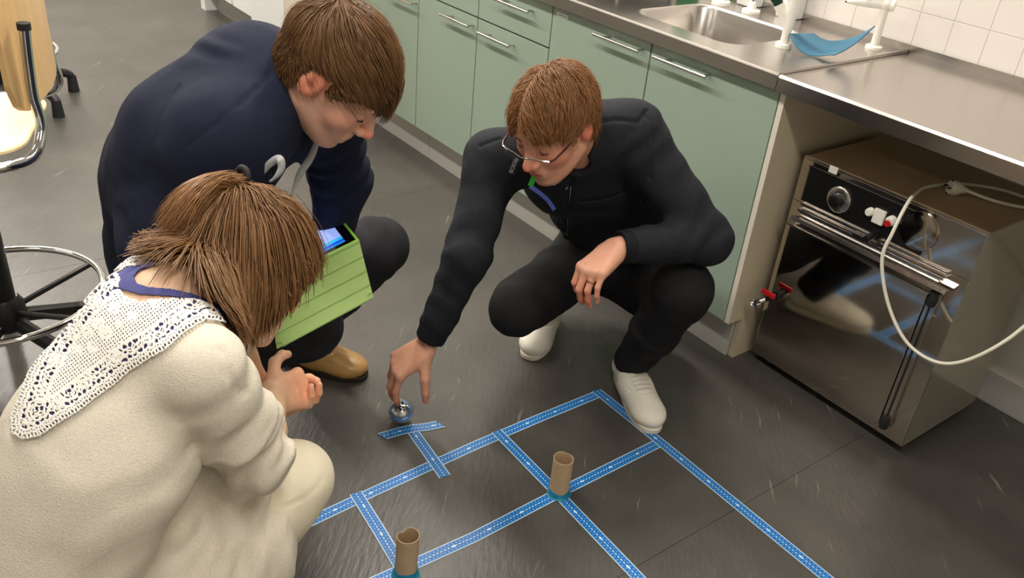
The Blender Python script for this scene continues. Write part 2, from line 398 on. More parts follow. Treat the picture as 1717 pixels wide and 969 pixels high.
tg = bez([(0, 0, .3), (0, 0, .36), (-.02, .005, .40), (-.08, .02, .415), (-.13, .03, .40), (-.145, .034, .36)], 6)
MB().tube(tg, .0105, 12).build('spout', 'tap_white', t, smooth=True)
t = empty('gas_tap', (-1.428, 2.487, CT)); tag(t, 'white bench tap with a blue knob and pointed nozzle by the tiled wall', 'tap')
mb = MB(); flange(mb, (0, 0, 0), .025, .01); mb.cyl((0, 0, .008), (.0, .0, .125), .0125, .0115).sph((0, 0, .128), .0165)
mb.cyl((.012, .006, .128), (.022, .01, .128), .017).cyl((.0, 0, .128), (-.05, -.025, .128), .0135, .0165).cyl((-.05, -.025, .128), (-.098, -.05, .118), .0165, .0045)
mb.cyl((-.045, -.022, .13), (-.043, -.021, .168), .0165, .0155)
mb.build('body', 'tap_white', t, smooth=True)
MB().lathe([(.015, 0), (.019, .01), (.021, .03), (.017, .042)], (-.043, -.021, .168), n=10).build('knob', 'blue_knob', t)
MB().cyl((-.098, -.05, .118), (-.103, -.0525, .117), .0022).build('nozzle_hole', 'dark_gap', t)
t = empty('tap_stump', (-1.885, 2.462, CT)); tag(t, 'small capped white tap base behind the sink', 'tap')
mb = MB(); mb.lathe([(.03, 0), (.03, .008), (.026, .011), (.016, .012), (.0135, .026), (.010, .034), (.003, .036)], (0, 0, 0)); mb.build('body', 'tap_white', t, smooth=True)
MB().cyl((0, 0, .034), (0, 0, .046), .0022).build('pin', 'dark_gap', t)
t = empty('bench_post', (-2.01, 2.452, CT)); tag(t, 'white tap post on a round base at the back corner of the sink', 'tap')
mb = MB(); mb.lathe([(.032, 0), (.032, .01), (.028, .014), (.02, .015), (.0185, .14), (.0185, .3)], (0, 0, 0)); mb.build('body', 'tap_white', t, smooth=True)
for i, (x, lb) in enumerate(((-1.96, 'left of the two white pipe covers on the wall behind the sink'), (-1.79, 'right of the two white pipe covers on the wall behind the sink'))):
    tag(MB().box((-.035, -.03, 0), (.035, .03, .5), .006).build('pipe_cover', 'white_paint', loc=(x, WB - .042, CT + .001)), lb, 'pipe cover', 'pipe covers')
t = empty('soap_bottle', (-2.17, 2.46, CT)); tag(t, 'green plastic bottle standing behind the sink', 'bottle')
mb = MB().lathe([(.035, 0), (.04, .006), (.042, .05), (.042, .15), (.034, .18), (.015, .195), (.015, .21)], (0, 0, 0)); mb.build('body', 'green_plastic', t, smooth=True)
MB().cyl((0, 0, .21), (0, 0, .235), .017).build('cap', 'white_plastic', t)
t = empty('drying_rack', (-2.36, 2.27, CT)); tag(t, 'dark rack on thin metal feet on the worktop by the sink', 'rack')
mb = MB().box((-.16, -.13, .03), (.16, .17, .05), .004)
for k in range(9): mb.box((-.15 + k * .0365, -.12, .05), (-.143 + k * .0365, .16, .13))
mb.build('grid', 'black_plastic', t)
for x, y in ((-.14, -.11), (.14, -.11), (-.14, .15), (.14, .15)): MB().cyl((x, y, 0), (x, y, .032), .006).build('foot', 'chrome', t)
# crumpled blue cloth
def cloth():
    V, F = [], []; n, m2 = 30, 18
    for i in range(n + 1):
        for j in range(m2 + 1):
            u, v = i / n, j / m2
            x = -1.525 + .155 * u + .025 * v * u; y = 2.19 + .12 * v - .015 * math.sin(u * 6)
            wv = .5 + .5 * math.cos(u * 5.4 + .2)                       # high left lip, trough, low right corner
            z = CT + .005 + (.040 * wv * (1 - .45 * u)) * (1 - .6 * v) + v * (.014 + .075 * u * u) - .012 * math.sin(v * math.pi) * u
            V.append((x, y, max(z, CT + .004)))
    for i in range(n):
        for j in range(m2):
            a = i * (m2 + 1) + j; F.append((a, a + 1, a + m2 + 2, a + m2 + 1))
    mat('cloth_blue', srgb(70, 116, 142), .9, var=.08, vscale=60, bump=.3, bscale=500)
    o = mesh_obj('cleaning_cloth', V, F, 'cloth_blue', smooth=True)
    md = o.modifiers.new('s', 'SOLIDIFY'); md.thickness = .003; md.offset = 1
    tag(o, 'wavy blue cleaning cloth lying beside the sink tap', 'cloth')
cloth()

# ================================================================ OVEN
OX0, OX1, OY, OYB, OZ = -1.309, -.77, 2.09, 2.49, .70
ov = empty('drying_oven', ((OX0 + OX1) / 2, (OY + OYB) / 2, 0)); tag(ov, 'steel laboratory oven with a mirror-like door standing under the worktop', 'oven')
OL = (-(OX0 + OX1) / 2, -(OY + OYB) / 2, 0)
def ob(mb, name, m, smooth=False, parent=None): return mb.build(name, m, parent or ov, smooth=smooth, loc=OL if parent is None else None)
ob(MB().box((OX0, OY + .004, .03), (OX1, OYB, OZ - .002), .002), 'casing', 'oven_side')
ob(MB().box((OX0 + .001, OY + .002, OZ - .002), (OX1 - .001, OYB, OZ), .0005), 'top_plate', 'oven_top')
ob(MB().box((OX0, OY, OZ - .004), (OX1, OY + .004, OZ + .0015), .0008), 'top_trim', 'steel_edge')
for x, y in ((OX0 + .04, OY + .05), (OX1 - .04, OY + .05), (OX0 + .04, OYB - .05), (OX1 - .04, OYB - .05)): ob(MB().cyl((x, y, 0), (x, y, .03), .018), 'foot', 'black_rubber')
ob(MB().box((OX0, OY - .001, .57), (OX1, OY + .0045, OZ - .0045), .0006), 'upper_fascia', 'mirror_steel')
ob(MB().box((OX0, OY - .001, .035), (OX1, OY + .0045, .568), .0006), 'lower_fascia', 'mirror_steel')
cp = ob(MB().box((-1.284, OY - .004, .577), (-.905, OY - .0012, .682), .0008), 'control_panel', 'black_plastic')
ob(MB().lathe([(.052, 0), (.052, .003), (.046, .004)], (-.93, OY - .0012, .637), (0, -1, 0), 36), 'round_cover', 'mirror_steel', True)
ob(MB().box((-1.224, OY - .003, .686), (-1.198, OY + .004, .705), .001), 'clip', 'white_plastic')
ob(MB().box((-1.284, OY - .006, .58), (-1.279, OY - .001, .68)), 'panel_frame', 'steel_edge')
d_ = ob(MB().lathe([(.037, 0), (.037, .005), (.033, .008)], (-1.166, OY - .004, .626), (0, -1, 0), 36), 'dial', 'brushed', True)
MB().lathe([(.02, .008), (.019, .026), (.014, .029)], (-1.166, OY - .004, .626), (0, -1, 0), 24).build('dial_knob', 'black_plastic', d_, smooth=True)
mb = MB()
for k in range(28):
    a = k * math.tau / 28; c, s_ = math.cos(a), math.sin(a)
    mb.cyl((-1.166 + c * .026, OY - .0123, .626 + s_ * .026), (-1.166 + c * .0325, OY - .0118, .626 + s_ * .0325), .0006, n=5)
mb.build('dial_ticks', 'black_plastic', d_)
ob(MB().lathe([(.012, 0), (.011, .012), (.008, .016)], (-1.068, OY - .004, .632), (0, -1, 0), 20), 'indicator_lamp', 'white_plastic', True)
ob(MB().box((-1.056, OY - .014, .610), (-1.024, OY - .004, .65), .002), 'switch', 'white_plastic')
ob(MB().lathe([(.014, 0), (.013, .012), (.009, .016)], (-1.004, OY - .004, .634), (0, -1, 0), 20), 'button_ring', 'white_plastic', True)
ob(MB().lathe([(.009, 0), (.008, .006)], (-1.006, OY - .019, .628), (0, -1, 0), 16), 'red_button', 'red_plastic', True)
for z, y1, n_ in ((.572, .012, 'upper_rail'), (.556, .020, 'lower_rail')):
    ob(MB().box((-1.275, OY - y1, z - .007), (-.822, OY - .001, z), .001), n_, 'steel_edge')
ob(MB().box((-1.272, OY - .016, .536), (-.83, OY - .001, .548), .003), 'gutter', 'brushed')
ob(MB().box((-1.09, OY - .022, .549), (-1.05, OY - .012, .564), .001), 'catch', 'steel_edge')
ob(MB().cyl((-1.035, OY - .002, .585), (-1.035, OY - .05, .575), .009), 'catch_pin', 'black_plastic', True)
# door: thick plate standing proud with a hemmed top lip
dr = ob(MB().box((OX0 + .016, OY - .018, .068), (-.846, OY - .003, .505), .0015), 'door', 'mirror_steel')
MB().box((OX0 + .012, OY - .034, .503), (-.838, OY - .002, .508), .001).build('door_lip', 'steel_edge', dr)
MB().prism([(OY - .036, .525), (OY - .032, .535), (OY - .010, .530), (OY - .010, .522)], -1.28, -.80, 0).build('top_molding', 'steel_edge', dr)
for x in (-.815, -.832): MB().cyl((x, OY - .034, .5318), (x, OY - .034, .534), .004, n=10).build('screw', 'brushed', dr)
ob(MB().box((-.844, OY - .014, .068), (-.818, OY - .002, .505), .001), 'seal_strip', 'mirror_steel')
ob(MB().cyl((-.831, OY - .015, .085), (-.831, OY - .015, .495), .0028), 'hinge_rod', 'black_rubber', True)
for z in (.49, .085): ob(MB().lathe([(.012, -.02), (.014, 0), (.012, .02)], (-.831, OY - .014, z), (0, 0, 1), 12), 'hinge_cap', 'black_rubber')
vx, vz = -1.262, .272
ob(MB().lathe([(.013, 0), (.013, .012), (.008, .014), (.008, .05)], (vx, OY - .018, vz), (0, -1, 0), 18), 'valve_stem', 'black_plastic', True)
ob(MB().box((vx - .03, OY - .062, vz + .004), (vx + .018, OY - .054, vz + .02), .003), 'valve_lever', 'red_plastic')
ob(MB().cyl((vx, OY - .05, vz), (vx - .02, OY - .075, vz - .02), .007).lathe([(.012, 0), (.018, .003), (.018, .018), (.012, .02), (.010, .012)], (vx - .02, OY - .075, vz - .02), (-.35, -1, -.25), 20), 'valve_outlet', 'chrome', True)
# cable and plug
pc = empty('power_cable', (-.958, 2.233, OZ)); tag(pc, 'white mains cable looping from the oven top down its side', 'cable')
pts = [(-.932, 2.265, OZ + .016), (-.86, 2.29, OZ + .009), (-.80, 2.34, OZ + .006), (-.82, 2.40, OZ + .006), (-.90, 2.39, OZ + .006), (-.975, 2.31, OZ + .007), (-1.0, 2.20, OZ + .008), (-.985, 2.12, OZ + .012),
       (-.965, 2.05, .705), (-.952, 2.0, .645), (-.945, 1.98, .57), (-.885, 1.98, .46), (-.80, 1.985, .388), (-.70, 1.99, .398), (-.62, 2.03, .50), (-.59, 2.14, .62), (-.62, 2.3, .64), (-.68, 2.45, .55), (-.74, 2.53, .45), (-.84, 2.54, .36)]
c_ = MB().tube(bez(pts, 8), .0045, 10).build('cord', 'cable_white', pc, smooth=True, loc=(.958, -2.233, -OZ))
mb = MB().lathe([(.017, 0), (.0195, .004), (.0195, .02), (.012, .032), (.006, .05)], (-.958, 2.233, OZ + .02), (.62, .75, -.12), 22)
pg = mb.build('plug', 'cable_white', pc, smooth=True, loc=(.958, -2.233, -OZ))
ax = Vector((.62, .75, -.12)).normalized(); a = Vector((-.958, 2.233, OZ + .02)); e = ax.cross(Vector((0, 0, 1))).normalized()
for s_ in (-.0095, .0095): MB().cyl(a + e * s_, a + e * s_ - ax * .010, .0026, n=8).build('pin', 'black_plastic', pg)
ub = ax.cross(e)
for s_ in (-1, 1): MB().cyl(a + ub * .0185 * s_ + ax * .001, a + ub * .0185 * s_ - ax * .001, .003, n=8).build('earth_clip', 'black_plastic', pg)
# ================================================================ FAR WHITE CABINETS
fc = empty('white_cabinet', (-5.5, 2.4, 0)); tag(fc, 'white kitchen cabinet with an open toe space far behind the pillar', 'cabinet')
for nm, lo, hi, m in (('body', (-6.1, 2.02, .16), (-4.3, 2.6, .9), 'white_paint'), ('plinth', (-6.02, 2.10, 0), (-4.3, 2.13, .159), 'plinth'), ('end_foot', (-6.1, 2.02, 0), (-6.02, 2.13, .159), 'white_paint')):
    MB().box(lo, hi, .002).build(nm, m, fc, loc=(5.5, -2.4, 0))
for a, b_ in ((-6.095, -5.47), (-5.44, -4.9), (-4.89, -4.35)): MB().box((a, 2.0, .17), (b_, 2.019, .89), .002).build('door', 'white_paint', fc, loc=(5.5, -2.4, 0))
# ================================================================ BODY MODELLING (distance fields turned into one surface)
from mathutils.bvhtree import BVHTree
f32 = np.float32
def A3(*p): return np.array(p, float)
def nrm(v): v = np.asarray(v, float); return v / np.linalg.norm(v)
def orth(F, U):                         # rows: left, forward, up
    F = nrm(F); U = np.asarray(U, float); U = nrm(U - F * U.dot(F)); return np.stack([np.cross(U, F), F, U])
def lerp(a, b, t): return np.asarray(a, float) * (1 - t) + np.asarray(b, float) * t
def cone(a, b, ra, rb, flat=None, cap=False):
    a, b = np.asarray(a, float), np.asarray(b, float); ba = b - a; L = np.linalg.norm(ba) + 1e-9; bb = L * L
    rm = max(ra, rb) * (max(1, flat[1]) if flat else 1) + .001
    def f(X, Y, Z):
        px, py, pz = X - a[0], Y - a[1], Z - a[2]
        t0 = (px * ba[0] + py * ba[1] + pz * ba[2]) / bb
        t = np.clip(t0, 0, 1)
        wx, wy, wz = px - t * ba[0], py - t * ba[1], pz - t * ba[2]
        sc = 1.
        if flat:
            n, s = flat; k = 1 / s - 1; wn = (wx * n[0] + wy * n[1] + wz * n[2]) * k
            wx, wy, wz = wx + wn * n[0], wy + wn * n[1], wz + wn * n[2]; sc = min(1, s) * .5 + .5 * s if s < 1 else 1.
        d = (np.sqrt(wx * wx + wy * wy + wz * wz) - (ra + (rb - ra) * t)) * sc
        if cap:
            e = np.maximum(-t0, t0 - 1) * L
            ux, uy, uz = px - t0 * ba[0], py - t0 * ba[1], pz - t0 * ba[2]
            d = np.maximum(np.sqrt(ux * ux + uy * uy + uz * uz) - (ra + (rb - ra) * t), e)
        return d
    return f, np.minimum(a, b) - rm, np.maximum(a, b) + rm
def ell(c, r, M=None):
    c = np.asarray(c, float); r = np.asarray(r, float); M = np.eye(3) if M is None else np.asarray(M)
    ext = np.sqrt(((M * r[:, None]) ** 2).sum(0)) + .001
    def f(X, Y, Z):
        px, py, pz = X - c[0], Y - c[1], Z - c[2]
        q = [px * M[i, 0] + py * M[i, 1] + pz * M[i, 2] for i in range(3)]
        k0 = np.sqrt(sum((q[i] / r[i]) ** 2 for i in range(3))); k1 = np.sqrt(sum((q[i] / r[i] ** 2) ** 2 for i in range(3))) + 1e-9
        return k0 * (k0 - 1) / k1
    return f, c - ext, c + ext
def halfspace(p, n, lo, hi):            # solid on the side the normal points away from
    p = np.asarray(p, float); n = nrm(n)
    return (lambda X, Y, Z: (X - p[0]) * n[0] + (Y - p[1]) * n[1] + (Z - p[2]) * n[2]), np.asarray(lo, float), np.asarray(hi, float)
def smin(a, b, k):
    if k <= 0: return np.minimum(a, b)
    h = np.maximum(k - np.abs(a - b), 0) / k
    return np.minimum(a, b) - h * h * k * .25
class Fld:
    def __init__(s): s.ops = []
    def add(s, prim, k=.02): s.ops.append(('+', prim, k)); return s
    def sub(s, prim, k=.004): s.ops.append(('-', prim, k)); return s
    def bounds(s, pad=.02):
        lo = np.min([p[1] for o, p, k in s.ops if o == '+'], 0); hi = np.max([p[2] for o, p, k in s.ops if o == '+'], 0)
        return lo - pad, hi + pad
    def pts(s, V):
        X, Y, Z = V[:, 0], V[:, 1], V[:, 2]; D = np.full(len(V), 1.)
        for o, (f, lo, hi), k in s.ops:
            d = f(X, Y, Z); D = smin(D, d, k) if o == '+' else -smin(-D, d, k)
        return D
    def grad(s, V, e=.002):
        g = np.stack([s.pts(V + np.eye(3)[i] * e) - s.pts(V - np.eye(3)[i] * e) for i in range(3)], 1)
        return g / (np.linalg.norm(g, axis=1, keepdims=True) + 1e-9)
    def mesh(s, h=.006, fine=(), zmin=None):
        lo, hi = s.bounds()
        if zmin is not None: lo[2] = max(lo[2], zmin)
        axes = []
        for i in range(3):
            x = lo[i]; out = []
            while x < hi[i]:
                out.append(x); hh = h
                for (fl_, fh_, hf) in fine:
                    if fl_[i] <= x <= fh_[i]: hh = min(hh, hf)
                x += hh
            axes.append(np.array(out, f32))
        D = np.full([len(a) for a in axes], .06, f32)
        for o, (f, plo, phi), k in s.ops:
            pad = k + .025
            sl = [slice(max(0, np.searchsorted(axes[i], plo[i] - pad)), np.searchsorted(axes[i], phi[i] + pad)) for i in range(3)]
            if any(q.stop <= q.start for q in sl): continue
            d = f(axes[0][sl[0]][:, None, None], axes[1][sl[1]][None, :, None], axes[2][sl[2]][None, None, :]).astype(f32)
            sub_ = D[sl[0], sl[1], sl[2]]
            D[sl[0], sl[1], sl[2]] = smin(sub_, d, k) if o == '+' else -smin(-sub_, d, k)
        return nets(D, axes)
def nets(D, axes):
    S = D < 0
    c = np.zeros([n - 1 for n in D.shape], np.uint8)
    cor = [(i, j, k) for i in (0, 1) for j in (0, 1) for k in (0, 1)]
    nx, ny, nz = D.shape
    for i, j, k in cor: c += S[i:nx - 1 + i, j:ny - 1 + j, k:nz - 1 + k]
    act = (c > 0) & (c < 8)
    I, J, K = np.nonzero(act); n = len(I)
    idx = np.full(act.shape, -1, np.int32); idx[I, J, K] = np.arange(n)
    G = np.stack([D[I + i, J + j, K + k] for i, j, k in cor], 1)
    acc = np.zeros((n, 3)); cnt = np.zeros(n)
    for a in range(8):
        for b in range(a + 1, 8):
            df = [cor[b][q] - cor[a][q] for q in range(3)]
            if sum(abs(x) for x in df) != 1: continue
            m = (G[:, a] < 0) != (G[:, b] < 0)
            t = G[m, a] / (G[m, a] - G[m, b])
            for q in range(3): acc[m, q] += cor[a][q] + df[q] * t
            cnt[m] += 1
    acc /= cnt[:, None]
    V = np.stack([np.interp(g + acc[:, q], np.arange(len(axes[q])), axes[q]) for q, g in enumerate((I, J, K))], 1)
    Qs = []
    e = S[:-1, 1:-1, 1:-1] != S[1:, 1:-1, 1:-1]; i, j, k = np.nonzero(e); j += 1; k += 1
    q = np.stack([idx[i, j - 1, k - 1], idx[i, j, k - 1], idx[i, j, k], idx[i, j - 1, k]], 1); fl_ = ~S[i, j, k]; q[fl_] = q[fl_][:, ::-1]; Qs.append(q)
    e = S[1:-1, :-1, 1:-1] != S[1:-1, 1:, 1:-1]; i, j, k = np.nonzero(e); i += 1; k += 1
    q = np.stack([idx[i - 1, j, k - 1], idx[i - 1, j, k], idx[i, j, k], idx[i, j, k - 1]], 1); fl_ = ~S[i, j, k]; q[fl_] = q[fl_][:, ::-1]; Qs.append(q)
    e = S[1:-1, 1:-1, :-1] != S[1:-1, 1:-1, 1:]; i, j, k = np.nonzero(e); i += 1; j += 1
    q = np.stack([idx[i - 1, j - 1, k], idx[i, j - 1, k], idx[i, j, k], idx[i - 1, j, k]], 1); fl_ = ~S[i, j, k]; q[fl_] = q[fl_][:, ::-1]; Qs.append(q)
    Q = np.concatenate(Qs); Q = Q[(Q >= 0).all(1)]
    return V, Q
def vnormals(V, Q):
    n = np.cross(V[Q[:, 2]] - V[Q[:, 0]], V[Q[:, 3]] - V[Q[:, 1]]); N = np.zeros_like(V)
    for k in range(4): np.add.at(N, Q[:, k], n)
    return N / (np.linalg.norm(N, axis=1, keepdims=True) + 1e-12)
def relax(V, Q, it=2, lam=.5):
    E = np.concatenate([Q[:, [0, 1]], Q[:, [1, 2]], Q[:, [2, 3]], Q[:, [3, 0]]])
    deg = np.bincount(E[:, 0], minlength=len(V)) + np.bincount(E[:, 1], minlength=len(V))
    for _ in range(it):
        S = np.zeros_like(V)
        for q in range(3): S[:, q] = np.bincount(E[:, 0], V[E[:, 1], q], len(V)) + np.bincount(E[:, 1], V[E[:, 0], q], len(V))
        V = V + lam * (S / np.maximum(deg, 1)[:, None] - V)
    return V
_T = np.random.RandomState(3).rand(64, 64, 64).astype(f32)
def noise(V, s=1.0):
    p = np.asarray(V) * s + 100; i = np.floor(p).astype(int); t = p - i; t = t * t * (3 - 2 * t); r = 0
    for a in (0, 1):
        for b in (0, 1):
            for c in (0, 1):
                w_ = (t[:, 0] if a else 1 - t[:, 0]) * (t[:, 1] if b else 1 - t[:, 1]) * (t[:, 2] if c else 1 - t[:, 2])
                r = r + w_ * _T[(i[:, 0] + a) % 64, (i[:, 1] + b) % 64, (i[:, 2] + c) % 64]
    return r * 2 - 1
def sstep(a, b, x): t = np.clip((x - a) / (b - a), 0, 1); return t * t * (3 - 2 * t)
def folds(V, N, specs, base=.0025, bscale=14):
    """cloth creases: ridges running round a limb (a, b, count, height, reach, slant direction)"""
    d = base * noise(V, bscale) + base * .6 * noise(V, bscale * 2.3)
    for a, b, cnt, amp, reach, sl in specs:
        a, b = np.asarray(a, float), np.asarray(b, float); ba = b - a; L = np.linalg.norm(ba); u = ba / L
        t = (V - a) @ u / L; w_ = np.linalg.norm(V - a - np.clip(t, 0, 1)[:, None] * ba, axis=1)
        m = sstep(reach, reach * .7, w_) * sstep(-.12, .08, t) * sstep(1.12, .92, t)
        ph = t * cnt + .5 * noise(V, 9) + (V @ np.asarray(sl, float)) * 1.0
        s_ = np.sin(ph * math.tau); amp_ = amp * (.55 + .45 * noise(V + 5, 6))
        d += m * amp_ * (np.abs(s_) ** .7 * np.sign(s_))
    return V + N * d[:, None]
def seam(V, N, pts, depth, width):
    """a stitched groove along a polyline"""
    pts = [np.asarray(p, float) for p in pts]; best = np.full(len(V), 9.)
    for a, b in zip(pts, pts[1:]):
        ba = b - a; t = np.clip((V - a) @ ba / (ba @ ba), 0, 1); best = np.minimum(best, np.linalg.norm(V - a - t[:, None] * ba, axis=1))
    return V - N * (depth * np.exp(-(best / width) ** 2))[:, None]
# ---------------------------------------------------------------- head
class Head:
    def __init__(s, o, M, sc=1., jaw=1.):
        s.o, s.M, s.sc, s.jaw = np.asarray(o, float), M, sc, jaw
    def W(s, l, f, u): return s.o + s.sc * (l * s.M[0] + f * s.M[1] + u * s.M[2])
    def loc(s, V): return ((V - s.o) @ s.M.T) / s.sc
    def e(s, c, r): return ell(s.W(*c), np.array(r) * s.sc, s.M)
    def c(s, a, b, ra, rb): return cone(s.W(*a), s.W(*b), ra * s.sc, rb * s.sc)
    def scalp(s):
        F = Fld()
        F.add(s.e((0, -.014, .030), (.074, .096, .084)), .02)
        F.add(s.e((0, .028, -.025), (.063, .063, .088)), .03)
        F.add(s.e((0, -.03, -.03), (.058, .06, .06)), .03)
        return F
    def build(s, F, neck_base, nr=(.054, .06)):
        j = s.jaw
        F.add(s.e((0, -.014, .030), (.074, .096, .084)), .02)
        F.add(s.e((0, .028, -.022), (.062, .062, .080)), .03)
        F.add(s.e((0, .034, -.070), (.047 * j, .052, .040)), .03)
        for q in (-1, 1):
            F.add(s.e((q * .036, .052, -.028), (.026, .027, .024)), .02)
            F.add(s.c((q * .052 * j, -.002, -.055), (q * .022, .062, -.098), .016, .014), .025)
        F.add(s.e((0, .074, -.102), (.020, .016, .014)), .02)
        F.add(s.c((-.034, .076, .022), (.034, .076, .022), .012, .012), .016)
        for q in (-1, 1):
            F.sub(s.e((q * .031, .101, .000), (.019, .018, .012)), .014)
            F.add(s.e((q * .031, .0725, -.001), (.0145, .0135, .012)), .004)
        F.add(s.c((0, .082, .014), (0, .106, -.032), .0075, .010), .010)
        F.add(s.e((0, .108, -.036), (.0115, .0125, .0105)), .006)
        for q in (-1, 1): F.add(s.e((q * .0115, .097, -.040), (.0075, .010, .0075)), .005)
        F.add(s.e((0, .082, -.068), (.024, .016, .017)), .012)
        F.add(s.c((-.018, .088, -.0655), (.018, .088, -.0655), .0055, .0055), .005)
        F.add(s.c((-.016, .087, -.0765), (.016, .087, -.0765), .006, .006), .005)
        F.sub(s.c((-.024, .096, -.0705), (.024, .096, -.0705), .0028, .0028), .003)
        for q in (-1, 1):
            F.add(s.e((q * .0765, -.014, -.002), (.0085, .019, .031)), .006)
            F.sub(s.e((q * .090, -.011, .000), (.009, .010, .017)), .004)
        a = s.W(0, -.022, -.030); b = np.asarray(neck_base, float)
        F.add(cone(a, b, nr[0] * s.sc, nr[1] * s.sc), .03)
        F.add(cone(s.W(0, .0, -.06), lerp(a, b, .8), .042 * s.sc, .045 * s.sc), .03)
    def color(s, V, base):
        q = s.loc(V); C = np.tile(np.array(base[:3]), (len(V), 1))
        def blob(c, r, col, k=1.):
            d = np.sqrt((((q - np.array(c)) / np.array(r)) ** 2).sum(1)); w_ = (sstep(1.0, .45, d) * k)[:, None]
            C[:] = C * (1 - w_) + w_ * np.array(col) * C
        for x in (-1, 1):
            blob((x * .045, .065, -.03), (.045, .055, .04), (1.03, .87, .85))
            blob((x * .082, -.012, 0), (.03, .035, .045), (1.08, .68, .62))
            blob((x * .031, .092, -.004), (.022, .03, .014), (.86, .72, .68), .6)
        blob((0, .115, -.037), (.024, .035, .024), (1.05, .74, .68))
        blob((0, .098, -.071), (.025, .02, .0125), (.92, .55, .52))
        return C
def strands(hd, F, roots, steps, seg, flow, lift, width, name, m, parent, base_col, cvar=.25, grav=None, press=1.0, sides=3, raise0=None, stop=None):
    """combed hair: each lock is a thin tapering tube that follows the scalp"""
    n = len(roots); Pp = roots.copy(); path = [Pp.copy()]; lf = lift * (.35 + .65 * RNG.rand(n))
    if raise0 is not None: Pp = Pp + F.grad(Pp) * (lf * raise0)[:, None]; path = [Pp.copy()]
    jit = RNG.randn(n) * .009
    dprev = None
    sg = seg if np.ndim(seg) else np.full(n, seg)
    for k in range(steps):
        t = k / max(1, steps - 1)
        d = flow(Pp, t); g = F.grad(Pp)
        sd = F.pts(Pp)
        near = np.exp(-np.maximum(sd - lf, 0) / .02)[:, None]
        d = d - g * np.minimum((d * g).sum(1, keepdims=True), 0) if grav is not None and False else d
        dt = d - g * (d * g).sum(1, keepdims=True)
        dd = near * dt + (1 - near) * d
        if grav is not None: dd = dd + np.asarray(grav) * (t ** .8) * 1.6
        dd /= np.linalg.norm(dd, axis=1, keepdims=True) + 1e-9
        if dprev is not None: dd = dprev * .45 + dd * .55; dd /= np.linalg.norm(dd, axis=1, keepdims=True) + 1e-9
        if stop is not None: 
            for s0, s1 in stop: sg = np.where((Pp - s0) @ s1 + jit > 0, sg * .25, sg)
        dprev = dd; Pp = Pp + dd * sg[:, None]
        sd = F.pts(Pp); g = F.grad(Pp); tgt = lf * (min(1, (k + 1) / 3) if raise0 is None else np.maximum(min(1, (k + 1) / 3), raise0))
        push = np.maximum(tgt - sd, 0); pull = np.maximum(sd - tgt, 0) * press * .5 * (sd < .03)
        Pp = Pp + g * (push - pull)[:, None]; path.append(Pp.copy())
    PT = np.stack(path, 1); K = PT.shape[1]
    T = np.gradient(PT, axis=1); T /= np.linalg.norm(T, axis=2, keepdims=True) + 1e-9
    up = F.grad(PT.reshape(-1, 3)).reshape(PT.shape)
    S = np.cross(T, up); S /= np.linalg.norm(S, axis=2, keepdims=True) + 1e-9; U = np.cross(S, T)
    tt = np.linspace(0, 1, K); prof = np.minimum(1, (1 - tt) * 2.2 + .12) * np.minimum(1, .6 + tt * 4)
    wd = (width * (.6 + .8 * RNG.rand(n)))[:, None, None] * prof[None, :, None]
    rings = []
    for q in range(sides):
        a = math.tau * q / sides + math.pi / 2
        rings.append(PT + S * (math.cos(a) * wd) + U * (math.sin(a) * wd * .55))
    R_ = np.stack(rings, 2)                       # n,K,sides,3
    V = R_.reshape(-1, 3); ids = np.arange(n * K * sides).reshape(n, K, sides); Q = []
    for q in range(sides):
        q2 = (q + 1) % sides
        Q.append(np.stack([ids[:, :-1, q], ids[:, :-1, q2], ids[:, 1:, q2], ids[:, 1:, q]], -1).reshape(-1, 4))
    cl = np.array(base_col[:3])[None] * (1 + cvar * (RNG.rand(n, 1) * 2 - 1)); cl = cl * (1 + .06 * (RNG.rand(n, 3) - .5))
    col = np.repeat(cl, K * sides, 0)
    return V, np.concatenate(Q), col
def scalp_roots(hd, F, n, ok):
    out = []
    while sum(len(o) for o in out) < n:
        v = RNG.randn(n * 2, 3); v /= np.linalg.norm(v, axis=1, keepdims=True)
        p = hd.o + v @ hd.M * .1 * hd.sc + hd.M[2] * .02
        for _ in range(6): p = p - F.grad(p) * F.pts(p)[:, None]
        out.append(p[ok(hd.loc(p))])
    return np.concatenate(out)[:n]
